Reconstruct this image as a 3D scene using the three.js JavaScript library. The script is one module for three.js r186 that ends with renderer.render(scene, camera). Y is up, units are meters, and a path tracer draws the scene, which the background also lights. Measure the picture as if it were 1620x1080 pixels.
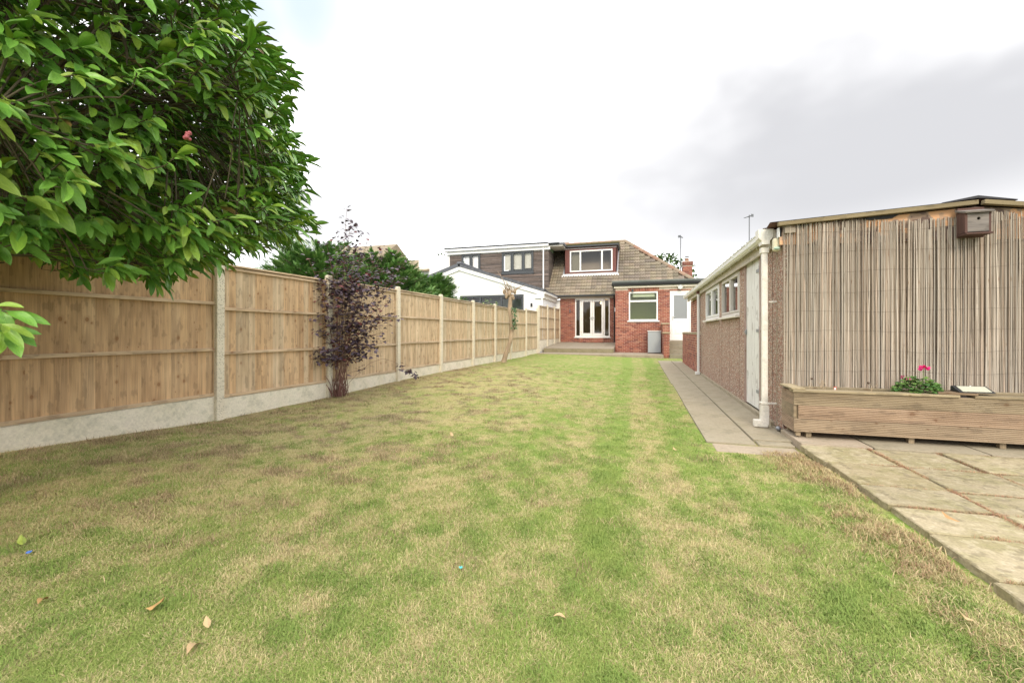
import * as THREE from 'three';
import { mergeGeometries, mergeVertices, toCreasedNormals } from 'three/addons/utils/BufferGeometryUtils.js';
import { RoundedBoxGeometry } from 'three/addons/geometries/RoundedBoxGeometry.js';

// ---------------------------------------------------------------- camera, sky, sun, exposure
const scene = new THREE.Scene();
const renderer = new THREE.WebGLRenderer({ antialias: true });
renderer.setSize(1024, 682);
renderer.toneMapping = THREE.LinearToneMapping;
renderer.toneMappingExposure = 1.4;
renderer.shadowMap.enabled = true;
const PHI = Math.atan(0.3);                                // the camera looks 16.7 degrees left of the garden's axis (-z)
const camera = new THREE.PerspectiveCamera(2 * Math.atan(540 / 680) * 180 / Math.PI, 1024 / 682, 0.05, 900);
camera.position.set(0, 1.2, 0);
camera.rotation.y = PHI;
camera.setViewOffset(1620, 1080, 0, 15, 1620, 1080);       // lens shifted down a little, verticals stay upright

function mulberry(a) { return () => { a |= 0; a = a + 0x6D2B79F5 | 0; let t = Math.imul(a ^ a >>> 15, 1 | a); t = t + Math.imul(t ^ t >>> 7, 61 | t) ^ t; return ((t ^ t >>> 14) >>> 0) / 4294967296; }; }
const rnd = mulberry(7);
const R = (a, b) => a + (b - a) * rnd();
const clamp = (x, a = 0, b = 1) => Math.min(b, Math.max(a, x));
const sm = (a, b, x) => { const t = clamp((x - a) / (b - a)); return t * t * (3 - 2 * t); };
const lerp = (a, b, t) => a + (b - a) * t;
const mix3 = (a, b, t) => [lerp(a[0], b[0], t), lerp(a[1], b[1], t), lerp(a[2], b[2], t)];
function h2(x, y, s = 0) { let h = Math.imul(x | 0, 374761393) + Math.imul(y | 0, 668265263) + Math.imul(s | 0, 974634777); h = Math.imul(h ^ h >>> 13, 1274126177); h ^= h >>> 16; return (h >>> 0) / 4294967296; }
function vn(x, y, s = 0, px = 0, py = 0) {                  // value noise, periodic when px, py are given
  let xi = Math.floor(x), yi = Math.floor(y); const fx = x - xi, fy = y - yi, u = fx * fx * (3 - 2 * fx), v = fy * fy * (3 - 2 * fy);
  let x1 = xi + 1, y1 = yi + 1;
  if (px) { xi = ((xi % px) + px) % px; x1 = ((x1 % px) + px) % px; }
  if (py) { yi = ((yi % py) + py) % py; y1 = ((y1 % py) + py) % py; }
  return lerp(lerp(h2(xi, yi, s), h2(x1, yi, s), u), lerp(h2(xi, y1, s), h2(x1, y1, s), u), v);
}
function fbm(x, y, o = 4, s = 0, px = 0, py = 0) { let a = 0.5, r = 0, n = 0; for (let i = 0; i < o; i++) { r += a * vn(x, y, s + i * 17, px, py); n += a; a *= 0.5; x *= 2; y *= 2; px *= 2; py *= 2; } return r / n; }

const SKYW = 1.6;
{
  const W = 1024, H = 512, d = new Float32Array(W * H * 4);
  const dirOf = (u, v) => { const dx = (u - 810) / 680, dy = (525 - v) / 680, c = Math.cos(PHI), s = Math.sin(PHI); const q = [dx * c - s, dy, -(c + dx * s)], l = Math.hypot(...q); return q.map(k => k / l); };
  const blue = [dirOf(480, 2), dirOf(395, 8)].map(q => [...q]), bank = dirOf(1400, 240);
  for (let j = 0; j < H; j++) for (let i = 0; i < W; i++) {
    const az = (i + 0.5) / W * 2 * Math.PI - Math.PI, el = ((j + 0.5) / H - 0.5) * Math.PI;
    const x = Math.cos(el) * Math.cos(az), y = Math.sin(el), z = Math.cos(el) * Math.sin(az);
    // cloud sheet sampled on a plane above the garden
    const k = 1 / (Math.max(y, 0) + 0.22), px = x * k, pz = z * k;
    const n = fbm(px * 1.3 + 31.7, pz * 1.3 + 12.2, 6, 3), n2 = fbm(px * 2.6 + 5.1, pz * 2.6 + 9.3, 5, 9);
    let grey = sm(0.50, 0.72, n) * 0.36;                                    // thicker, darker patches of the cloud sheet, all round
    const daz = Math.atan2(x, -z) - Math.atan2(bank[0], -bank[2]), del = el - Math.asin(bank[1]);
    const w = (fbm(az * 5, el * 9, 5, 21) - 0.5);
    const e = Math.hypot(daz / (daz < 0 ? 0.46 : 0.8), (del + 0.02 + w * 0.10 - 0.10 * daz) / (del > 0 ? 0.22 : 0.12)) + w * 0.9;
    grey = Math.max(grey * (y > 0.03 ? 1 : 0), 1.0 * (1 - sm(0.30, 1.35, e)));
    grey = clamp(grey); let c = grey < 0.3 ? mix3([SKYW, SKYW, SKYW * 1.01], [0.76, 0.76, 0.775], grey / 0.3) : mix3([0.76, 0.76, 0.775], [0.54, 0.543, 0.565], (grey - 0.3) / 0.7);
    let b = sm(0.66, 0.78, n2 * 0.6 + fbm(px * 0.9 + 3, pz * 0.9 + 8, 3, 5) * 0.4) * 0.5;   // thin places where blue shows
    for (const q of blue) { const dd = Math.acos(clamp(x * q[0] + y * q[1] + z * q[2], -1, 1)); b = Math.max(b, (0.8 - 0.8 * sm(0.0, 0.085, dd + (n2 - 0.5) * 0.14))); }
    b *= 0.75 * sm(0.2, 0.5, y); if (b > 0.02) c = b < 0.25 ? mix3(c, [0.74, 0.77, 0.79], b / 0.25) : mix3([0.74, 0.77, 0.79], [0.44, 0.60, 0.70], (b - 0.25) / 0.75);
    const o = (j * W + i) * 4; d[o] = c[0]; d[o + 1] = c[1]; d[o + 2] = c[2]; d[o + 3] = 1;
  }
  const t = new THREE.DataTexture(d, W, H, THREE.RGBAFormat, THREE.FloatType);
  t.mapping = THREE.EquirectangularReflectionMapping; t.magFilter = t.minFilter = THREE.LinearFilter; t.needsUpdate = true;
  scene.background = t; scene.environment = t;
}
const sun = new THREE.DirectionalLight(0xfff0d8, 1.5);
sun.position.set(4, 14, 11); sun.target.position.set(-1, 0, -8); scene.add(sun, sun.target);
sun.castShadow = true; sun.shadow.radius = 32; sun.shadow.mapSize.set(2048, 2048);
Object.assign(sun.shadow.camera, { left: -30, right: 30, top: 30, bottom: -30, near: 1, far: 80 });

// ---------------------------------------------------------------- helpers
const enc = x => { x = clamp(x); return Math.round(255 * (x <= 0.0031308 ? 12.92 * x : 1.055 * Math.pow(x, 1 / 2.4) - 0.055)); };
function tex(w, h, fn, srgb = true, rep = true) {
  const d = new Uint8Array(w * h * 4);
  for (let j = 0; j < h; j++) for (let i = 0; i < w; i++) {
    const c = fn((i + 0.5) / w, (j + 0.5) / h, i, j), o = (j * w + i) * 4;
    if (srgb) { d[o] = enc(c[0]); d[o + 1] = enc(c[1]); d[o + 2] = enc(c[2]); } else d[o] = d[o + 1] = d[o + 2] = Math.round(255 * clamp(c));
    d[o + 3] = 255;
  }
  const t = new THREE.DataTexture(d, w, h); if (srgb) t.colorSpace = THREE.SRGBColorSpace;
  t.magFilter = THREE.LinearFilter; t.minFilter = THREE.LinearMipmapLinearFilter; t.generateMipmaps = true;
  if (rep) t.wrapS = t.wrapT = THREE.RepeatWrapping;
  t.needsUpdate = true; return t;
}
const lin = (r, g, b) => new THREE.Color().setRGB(r, g, b);
function mat(name, color, roughness = 0.9, o = {}) { const m = new THREE.MeshPhysicalMaterial({ color: lin(...color), roughness, ...o }); m.name = name; return m; }
const used = {};
function numbered(n) { const k = used[n] = (used[n] ?? -1) + 1; return k ? n + '_' + String(k).padStart(3, '0') : n; }
function mesh(name, geo, m, parent) { const o = new THREE.Mesh(geo, m); o.name = name; o.castShadow = o.receiveShadow = true; parent.add(o); return o; }
function tag(o, label, category, group) { o.userData.label = label; if (category) o.userData.category = category; if (group) o.userData.group = group; return o; }
function thing(name, label, category, pos = [0, 0, 0], group) { const g = new THREE.Group(); g.name = numbered(name); g.position.set(...pos); scene.add(g); return tag(g, label, category, group); }
function struct(name, label) { const g = new THREE.Group(); g.name = numbered(name); g.userData.kind = 'structure'; if (label) g.userData.label = label; scene.add(g); return g; }
const AX = { x: 0, y: 1, z: 2 };
// uv in metres, the texture's v running along the grain axis
function grain(g, axis = 'y', ou = 0, ov = 0) {
  if (g.index) g = g.toNonIndexed();
  const p = g.attributes.position, n = g.attributes.normal, uv = new Float32Array(p.count * 2), a = AX[axis];
  for (let i = 0; i < p.count; i++) {
    const N = [Math.abs(n.getX(i)), Math.abs(n.getY(i)), Math.abs(n.getZ(i))], P = [p.getX(i), p.getY(i), p.getZ(i)];
    const k = N[0] > N[1] && N[0] > N[2] ? 0 : N[1] > N[2] ? 1 : 2;
    let U, V; if (k === a) { U = P[(a + 1) % 3]; V = P[(a + 2) % 3]; } else { V = P[a]; U = P[3 - a - k]; }
    uv[i * 2] = U + ou; uv[i * 2 + 1] = V + ov;
  }
  g.setAttribute('uv', new THREE.BufferAttribute(uv, 2)); return g;
}
// a box between two corners; r > 0 rounds its edges
function bx(x0, x1, y0, y1, z0, z1, axis = 'y', r = 0, ou = 0, ov = 0) {
  const w = x1 - x0, h = y1 - y0, d = z1 - z0;
  const g = r > 0 ? new RoundedBoxGeometry(w, h, d, 1, r) : new THREE.BoxGeometry(w, h, d);
  g.translate((x0 + x1) / 2, (y0 + y1) / 2, (z0 + z1) / 2); return grain(g, axis, ou, ov);
}
const join = gs => { gs = gs.map(g => g.index ? g.toNonIndexed() : g); for (const g of gs) for (const k of Object.keys(g.attributes)) if (!['position', 'normal', 'uv'].includes(k)) g.deleteAttribute(k); return mergeGeometries(gs); };
function tubeOf(pts, r0, r1, seg = 8, rad = 6) {            // tapered tube through points
  const c = new THREE.CatmullRomCurve3(pts.map(p => new THREE.Vector3(...p))), g = new THREE.TubeGeometry(c, seg, 1, rad, false);
  const P = g.attributes.position, v = new THREE.Vector3(), q = new THREE.Vector3();
  for (let i = 0; i <= seg; i++) { c.getPointAt(i / seg, q); const r = typeof r0 === 'function' ? r0(i / seg) : lerp(r0, r1, i / seg); for (let j = 0; j <= rad; j++) { const k = i * (rad + 1) + j; v.fromBufferAttribute(P, k).sub(q).multiplyScalar(r).add(q); P.setXYZ(k, v.x, v.y, v.z); } }
  return g.toNonIndexed();
}
function cyl(x, y0, y1, z, r, n = 10) { const g = new THREE.CylinderGeometry(r, r, y1 - y0, n); g.translate(x, (y0 + y1) / 2, z); return g.toNonIndexed(); }
function poly(pts, depth, bevel = 0) {                      // outline in x, y pushed out along z
  const s = new THREE.Shape(pts.map(p => new THREE.Vector2(...p)));
  return new THREE.ExtrudeGeometry(s, { depth, bevelEnabled: bevel > 0, bevelSize: bevel, bevelThickness: bevel, bevelOffset: -bevel, bevelSegments: 1 });
}
function wallHoles(x0, x1, y0, y1, holes, zf, th) {         // wall facing +z at zf with openings
  const s = new THREE.Shape([[x0, y0], [x1, y0], [x1, y1], [x0, y1]].map(p => new THREE.Vector2(...p)));
  for (const [a, b, c, d] of holes) s.holes.push(new THREE.Path([[a, c], [a, d], [b, d], [b, c]].map(p => new THREE.Vector2(...p))));
  const g = new THREE.ExtrudeGeometry(s, { depth: th, bevelEnabled: false }); g.translate(0, 0, zf - th); return grain(g);
}
const M4 = new THREE.Matrix4(), Q = new THREE.Quaternion(), E3 = new THREE.Euler(), V = (x, y, z) => new THREE.Vector3(x, y, z), C = new THREE.Color();
function instances(name, geo, m, list, parent, kind = 'stuff') {       // list of [matrix, colour]
  const o = new THREE.InstancedMesh(geo, m, list.length); o.name = name; o.castShadow = o.receiveShadow = true;
  list.forEach(([mm, c], i) => { o.setMatrixAt(i, mm); if (c) o.setColorAt(i, C.setRGB(...c)); });
  if (kind) o.userData.kind = kind; parent.add(o); return o;
}
const trs = (x, y, z, rx = 0, ry = 0, rz = 0, sx = 1, sy = sx, sz = sx, ord = 'YXZ') => new THREE.Matrix4().compose(V(x, y, z), new THREE.Quaternion().setFromEuler(new THREE.Euler(rx, ry, rz, ord)), V(sx, sy, sz));
function basis(p, y, n, s) {                                 // matrix with +y along y and +z as near n as it can be
  const Y = y.clone().normalize(), X = new THREE.Vector3().crossVectors(Y, n).normalize(), Z = new THREE.Vector3().crossVectors(X, Y);
  return new THREE.Matrix4().makeBasis(X.multiplyScalar(s), Y.multiplyScalar(s), Z.multiplyScalar(s)).setPosition(p);
}
const vary = (c, a) => { const k = 1 + R(-a, a); return [c[0] * k, c[1] * k * (1 + R(-0.03, 0.03)), c[2] * k * (1 + R(-0.05, 0.05))]; };

// ---------------------------------------------------------------- textures
// planed softwood, 1 m across and 2 m along the grain
const knots = []; { const r = mulberry(11); for (let i = 0; i < 34; i++) knots.push([r(), r() * 2, 0.004 + 0.015 * r() * r()]); }
const woodV = new Float32Array(1024 * 1024);
const woodMap = tex(1024, 1024, (u, v, i, j) => {
  const V2 = v * 2; let bend = 0, knot = 0;
  for (const [ku, kv, kr] of knots) { let du = u - ku, dv = V2 - kv; du -= Math.round(du); dv -= 2 * Math.round(dv / 2); if (Math.abs(du) > 0.09 || Math.abs(dv) > 0.16) continue; const q = Math.hypot(du / kr, dv / (kr * 1.5)); bend += Math.sign(du) * Math.exp(-q * 0.45) * kr * 0.9; knot = Math.max(knot, 1 - sm(0.75, 1.25, q)); knot = Math.max(knot, 0.35 * (1 - sm(1.0, 2.6, q))); }
  const g = fbm((u + bend) * 48, V2 * 1.5, 4, 2, 48, 3), f = fbm((u + bend) * 190, V2 * 6, 2, 40, 190, 12), b = fbm(u * 5, V2 * 2, 4, 60, 5, 4), s = fbm(u * 24, V2 * 9, 4, 80, 24, 18);
  let k = 0.64 + (g - 0.5) * 0.38 + (f - 0.5) * 0.22 + (b - 0.5) * 0.36;
  k *= 1 - 0.22 * sm(0.60, 0.72, s);
  woodV[j * 1024 + i] = k * (1 - knot * 0.5);
  return mix3([k, k * (0.965 + (b - 0.5) * 0.1), k * (0.92 + (b - 0.5) * 0.22)], [0.27, 0.165, 0.10], knot * 0.7);
});
woodMap.repeat.set(1, 0.5);
const woodBump = tex(512, 512, (u, v) => woodV[Math.floor(v * 1024) * 1024 + Math.floor(u * 1024)], false); woodBump.repeat.set(1, 0.5);
// concrete, 1 m
const concMap = tex(1024, 1024, (u, v) => {
  const a = fbm(u * 4, v * 4, 5, 100, 4, 4), b = fbm(u * 60, v * 60, 3, 110, 60, 60), c = fbm(u * 11, v * 11, 4, 120, 11, 11), p = vn(u * 170, v * 170, 130, 170, 170);
  let k = 0.80 + (a - 0.5) * 0.22 + (b - 0.5) * 0.22 - 0.12 * sm(0.56, 0.78, c); if (p > 0.88) k *= 0.84; if (p < 0.06) k *= 1.14;
  return [k, k * (0.985 + (c - 0.5) * 0.04), k * (0.95 + (a - 0.5) * 0.10)];
});
const concBump = tex(512, 512, (u, v) => fbm(u * 60, v * 60, 3, 110, 60, 60) * 0.7 + fbm(u * 11, v * 11, 4, 120, 11, 11) * 0.3, false);
// cellular pebbles: n cells a side; returns [distance, id]
function cells(u, v, n, s) { const x = u * n, y = v * n, xi = Math.floor(x), yi = Math.floor(y); let m = 9, id = 0, m2 = 9; for (let a = -1; a < 2; a++) for (let b = -1; b < 2; b++) { const cx = ((xi + a) % n + n) % n, cy = ((yi + b) % n + n) % n, q = Math.hypot(xi + a + h2(cx, cy, s) - x, yi + b + h2(cx, cy, s + 1) - y); if (q < m) { m2 = m; m = q; id = h2(cx, cy, s + 2); } else if (q < m2) m2 = q; } return [m, id, m2]; }
const dashV = new Float32Array(1024 * 1024);
const dashMap = tex(1024, 1024, (u, v, i, j) => {           // spar dash of red, brown, grey and cream chips, 1 m
  const [d, id, d2] = cells(u, v, 74, 200), e = sm(0.02, 0.22, d2 - d), a = fbm(u * 5, v * 5, 4, 210, 5, 5);
  const pal = [[0.40, 0.15, 0.11], [0.24, 0.085, 0.07], [0.48, 0.25, 0.18], [0.66, 0.54, 0.44], [0.44, 0.36, 0.30], [0.84, 0.76, 0.66], [0.15, 0.09, 0.08], [0.44, 0.19, 0.14]];
  const c = pal[Math.floor(id * 8)], on = h2(Math.floor(id * 9999), 3, 5) < 0.82 + (a - 0.5) * 0.5 ? e : 0;
  dashV[j * 1024 + i] = on * (1 - d * 0.5);
  const base = mix3([0.52, 0.43, 0.35], [0.40, 0.34, 0.28], a);
  return mix3(base, c, on);
});
const dashBump = tex(1024, 1024, (u, v, i, j) => dashV[j * 1024 + i], false);
const postMap = tex(512, 512, (u, v) => {                   // cast concrete with pock marks, 1 m
  const [d, id] = cells(u, v, 46, 300), a = fbm(u * 5, v * 5, 4, 310, 5, 5), f = fbm(u * 90, v * 90, 2, 320, 90, 90);
  let k = 0.80 + (a - 0.5) * 0.16 + (f - 0.5) * 0.14; if (id > 0.62) k *= 1 - 0.28 * (1 - sm(0.15, 0.42, d)); return [k, k * 0.97, k * 0.88];
});
const postBump = tex(512, 512, (u, v) => { const [d, id] = cells(u, v, 46, 300); return 0.8 - (id > 0.62 ? 0.8 * (1 - sm(0.15, 0.45, d)) : 0) + 0.2 * fbm(u * 90, v * 90, 2, 320, 90, 90); }, false);
const slabMap = tex(1024, 1024, (u, v) => {                 // weathered paving with algae and lichen, 1 m
  const a = fbm(u * 3, v * 3, 5, 400, 3, 3), b = fbm(u * 7, v * 7, 5, 410, 7, 7), f = fbm(u * 120, v * 120, 2, 420, 120, 120), l = fbm(u * 30, v * 30, 3, 430, 30, 30);
  let c = mix3([0.50, 0.44, 0.31], [0.38, 0.34, 0.20], sm(0.35, 0.65, a)); c = mix3(c, [0.32, 0.33, 0.13], 0.26 * sm(0.46, 0.70, b)); c = mix3(c, [0.68, 0.62, 0.48], 0.35 * sm(0.55, 0.68, l)); c = mix3(c, [0.20, 0.17, 0.11], 0.45 * sm(0.57, 0.72, fbm(u * 19, v * 19, 4, 440, 19, 19)));
  const k = 0.80 + f * 0.4; return c.map(x => x * k);
});
const slabBump = tex(512, 512, (u, v) => 0.6 * fbm(u * 40, v * 40, 3, 450, 40, 40) + 0.4 * fbm(u * 7, v * 7, 5, 410, 7, 7), false);
const brickMap = tex(256, 256, (u, v) => { const f = fbm(u * 40, v * 40, 3, 500, 40, 40), a = fbm(u * 6, v * 6, 4, 510, 6, 6), k = 0.72 + (f - 0.5) * 0.4 + (a - 0.5) * 0.5; return [k, k, k]; });
const peelMap = tex(512, 1024, (u, v) => {                  // flaking white paint over grey boards
  const a = fbm(u * 7, v * 7, 5, 600, 7, 7), s = fbm(u * 40, v * 4, 4, 610, 40, 4), f = fbm(u * 80, v * 80, 2, 620, 80, 80);
  const paint = 0.74 + (f - 0.5) * 0.08 + (a - 0.5) * 0.10; let c = [paint, paint * 0.99, paint * 0.95]; c = mix3(c, [0.50, 0.48, 0.45], 0.65 * sm(0.50, 0.64, s * 0.75 + a * 0.25)); return mix3(c, [0.38, 0.35, 0.32], 0.6 * sm(0.66, 0.72, a));
});
const leafMap = tex(128, 256, (u, v) => { const x = Math.abs(u - 0.5) * 2, mid = 1 - sm(0.0, 0.07, x), ve = Math.abs(((v * 9 - x * 1.6) % 1 + 1) % 1 - 0.5) * 2, side = (1 - sm(0.0, 0.16, ve)) * (1 - x) * 0.5, n = fbm(u * 9, v * 14, 3, 700); return mix3([0.80 + (n - 0.5) * 0.3, 0.84 + (n - 0.5) * 0.25, 0.7], [1, 1, 0.85], clamp(mid + side * 0.6)); }, true, false);
const barkMap = tex(256, 512, (u, v) => { const s = fbm(u * 30, v * 5, 4, 800, 30, 5), a = fbm(u * 5, v * 5, 3, 810, 5, 5), k = 0.45 + s * 0.7 + (a - 0.5) * 0.4; return [k, k * 0.96, k * 0.9]; });

// ---------------------------------------------------------------- shared materials
const W = (n, c, r = 0.85, extra = {}) => mat(n, c, r, { map: woodMap, bumpMap: woodBump, bumpScale: 0.0012, ...extra });
const conc = (n, c, extra = {}) => mat(n, c, 0.95, { map: concMap, bumpMap: concBump, bumpScale: 0.003, ...extra });
const mWhite = mat('white_plastic', [0.80, 0.80, 0.78], 0.35);
const mWhiteOld = mat('cream_plastic', [0.93, 0.905, 0.85], 0.45, { map: concMap });
const mGlass = mat('window_glass', [1, 1, 1], 0.02, { transmission: 1, thickness: 0, ior: 1.52 });
const mDark = mat('dark_grey_frame', [0.055, 0.062, 0.068], 0.45);
const mBlack = mat('black_plastic', [0.025, 0.026, 0.03], 0.5);
const mLead = mat('lead_flashing', [0.34, 0.34, 0.36], 0.6);
const mSteel = mat('aerial_metal', [0.16, 0.165, 0.175], 0.45, { metalness: 0.6 });
const mConcPath = conc('path_concrete', [0.40, 0.35, 0.255]);
const mConcPale = conc('pale_concrete', [0.47, 0.39, 0.295]);
const mGravelBoard = conc('gravel_board_concrete', [0.86, 0.81, 0.67]);
const mPost = mat('post_concrete', [0.84, 0.79, 0.68], 0.95, { map: postMap, bumpMap: postBump, bumpScale: 0.006 });
const mDash = mat('spar_dash', [0.94, 0.91, 0.865], 0.95, { map: dashMap, bumpMap: dashBump, bumpScale: 0.006 });
const mBrick = mat('red_brick', [1, 1, 1], 0.9, { map: brickMap });
const mMortar = conc('lime_mortar', [0.86, 0.76, 0.66]);
const mBark = mat('bark', [0.26, 0.20, 0.15], 0.95, { map: barkMap, bumpMap: barkMap, bumpScale: 0.01 });

// ---------------------------------------------------------------- ground and lawn
const lawnY = (x, t) => 0.11 * sm(4.5, 11, t) * sm(0.4, -4.2, x) + 0.10 * sm(4.6, 2.2, t) * sm(-3.0, -5.2, x) + 0.05 * sm(18, 20, t) + 0.032 * sm(1.15, 1.48, x) * sm(4.7, 4.2, t) + (fbm(x * 1.1 + 9, t * 1.1 + 4, 3, 33) - 0.5) * 0.03 - 0.014;
function lawnColor(x, t) {                                   // [r, g, b, straw]
  const n1 = fbm(x * 0.9 + 3, t * 0.7 + 8, 4, 900), n2 = fbm(x * 3.1, t * 2.6, 4, 910), n3 = fbm(x * 11, t * 8, 3, 920);
  const wob = (fbm(x * 0.6, t * 0.35, 3, 930) - 0.5) * 0.16 + 0.02 * (t - 1);
  let straw = 0.58 + (n1 - 0.5) * 0.5 + (n2 - 0.5) * 0.75 + (n3 - 0.5) * 1.5;
  straw += 0.34 * sm(-1.0, -3.6, x + wob * 2) * sm(17, 9, t);
  const st = (a, b) => sm(a - 0.09, a + 0.05, x + wob) * sm(b + 0.09, b - 0.05, x + wob);
  straw -= 0.52 * st(-0.34, -0.04); straw += 0.12 * st(0.03, 0.36); straw -= 0.42 * st(0.42, 0.80) * sm(3.0, 4.2, t); straw -= 0.12 * st(-1.1, -0.75);
  straw -= 0.30 * sm(0.5, 1.0, x) * sm(4.8, 3.5, t) * sm(1.6, 2.4, t);
  straw += 0.42 * sm(0.22, 0.02, Math.abs(x - 1.42)) * sm(5.3, 4.3, t) + 0.5 * sm(0.42, 0.62, x) * sm(0.80, 0.62, x) * sm(4.8, 5.4, t) * sm(0.4, 0.6, n2) * 0.6;
  straw -= 0.26 * sm(8, 16, t);
  straw = clamp(straw);
  const brown = clamp(sm(0.55, 0.66, fbm(x * 4.2 + 40, t * 5.0 + 11, 4, 950)) * (0.25 + 0.75 * sm(-0.6, -3.2, x)) * sm(16, 9, t) * sm(1.1, 2.8, t) + 0.55 * sm(-4.0, -5.0, x) * sm(0.35, 0.6, n2) + sm(-4.9, -5.3, x) * 0.3);
  let c = mix3(mix3([0.165, 0.255, 0.036], [0.225, 0.29, 0.055], n3), mix3([0.32, 0.285, 0.10], [0.38, 0.325, 0.145], n2), straw);
  c = mix3(c, [0.19, 0.14, 0.075], brown * 0.65);
  return [...c, straw, brown];
}
{
  const g = new THREE.PlaneGeometry(700, 700, 1, 1); g.rotateX(-Math.PI / 2); g.translate(0, -0.14, -60);
  const o = mesh('ground', g, mat('far_ground', [0.10, 0.14, 0.05], 1, {}), scene); o.userData.kind = 'structure';
}
const LX0 = -6.4, LX1 = 1.7, LT0 = -3.5, LT1 = 21;
{
  const nx = 54, nt = 160, pos = [], uv = [], idx = [];
  for (let j = 0; j <= nt; j++) for (let i = 0; i <= nx; i++) { const x = lerp(LX0, LX1, i / nx), t = lerp(LT0, LT1, j / nt); pos.push(x, lawnY(x, t), -t); uv.push(i / nx, j / nt); }
  for (let j = 0; j < nt; j++) for (let i = 0; i < nx; i++) { const a = j * (nx + 1) + i, b = a + 1, c = a + nx + 1, d = c + 1; idx.push(a, b, c, b, d, c); }
  const g = new THREE.BufferGeometry(); g.setAttribute('position', new THREE.Float32BufferAttribute(pos, 3)); g.setAttribute('uv', new THREE.Float32BufferAttribute(uv, 2)); g.setIndex(idx); g.computeVertexNormals();
  const lm = tex(1024, 2048, (u, v) => { const x = lerp(LX0, LX1, u), t = lerp(LT0, LT1, v), c = lawnColor(x, t), f = fbm(x * 75, t * 48, 3, 970), k = 0.55 + f * 0.8; return [c[0] * k, c[1] * k, c[2] * k]; }, true, false);
  const lb = tex(1024, 2048, (u, v) => { const x = lerp(LX0, LX1, u), t = lerp(LT0, LT1, v); return fbm(x * 60, t * 40, 3, 980) * 0.7 + fbm(x * 9, t * 7, 3, 990) * 0.3; }, false, false);
  const o = mesh('lawn', g, mat('lawn_turf', [1, 1, 1], 1, { map: lm, bumpMap: lb, bumpScale: 0.02 }), scene); o.userData.kind = 'structure'; o.userData.label = 'long mown lawn between the fence and the concrete path';
}
// blades of grass and straw
function tuft(n, len, wid, lay, seed) {
  const r = mulberry(seed), pos = [];
  for (let i = 0; i < n; i++) {
    const a = r() * 6.283, l = len * (0.5 + r() * 0.8), e = lay * (0.5 + r()), ox = (r() - 0.5) * 0.05, oz = (r() - 0.5) * 0.05, w = wid * (0.6 + r() * 0.8);
    const dx = Math.cos(a), dz = Math.sin(a), px = -dz * w, pz = dx * w, h = l * Math.cos(e), q = l * Math.sin(e);
    const A = [ox - px, -0.004, oz - pz], B = [ox + px, -0.004, oz + pz], m = [ox + dx * q * 0.45, h * 0.7, oz + dz * q * 0.45], c2 = [ox + dx * q, h * 0.95, oz + dz * q], D = [m[0] - px * 0.7, m[1], m[2] - pz * 0.7], F = [m[0] + px * 0.7, m[1], m[2] + pz * 0.7];
    pos.push(...A, ...B, ...F, ...A, ...F, ...D, ...D, ...F, ...c2);
  }
  const g = new THREE.BufferGeometry(); g.setAttribute('position', new THREE.Float32BufferAttribute(pos, 3)); g.computeVertexNormals(); return g;
}
const onPatio = (x, t) => (x > 1.5 && t < 5.75) || (x > 0.68 && t > 4.72);
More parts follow.
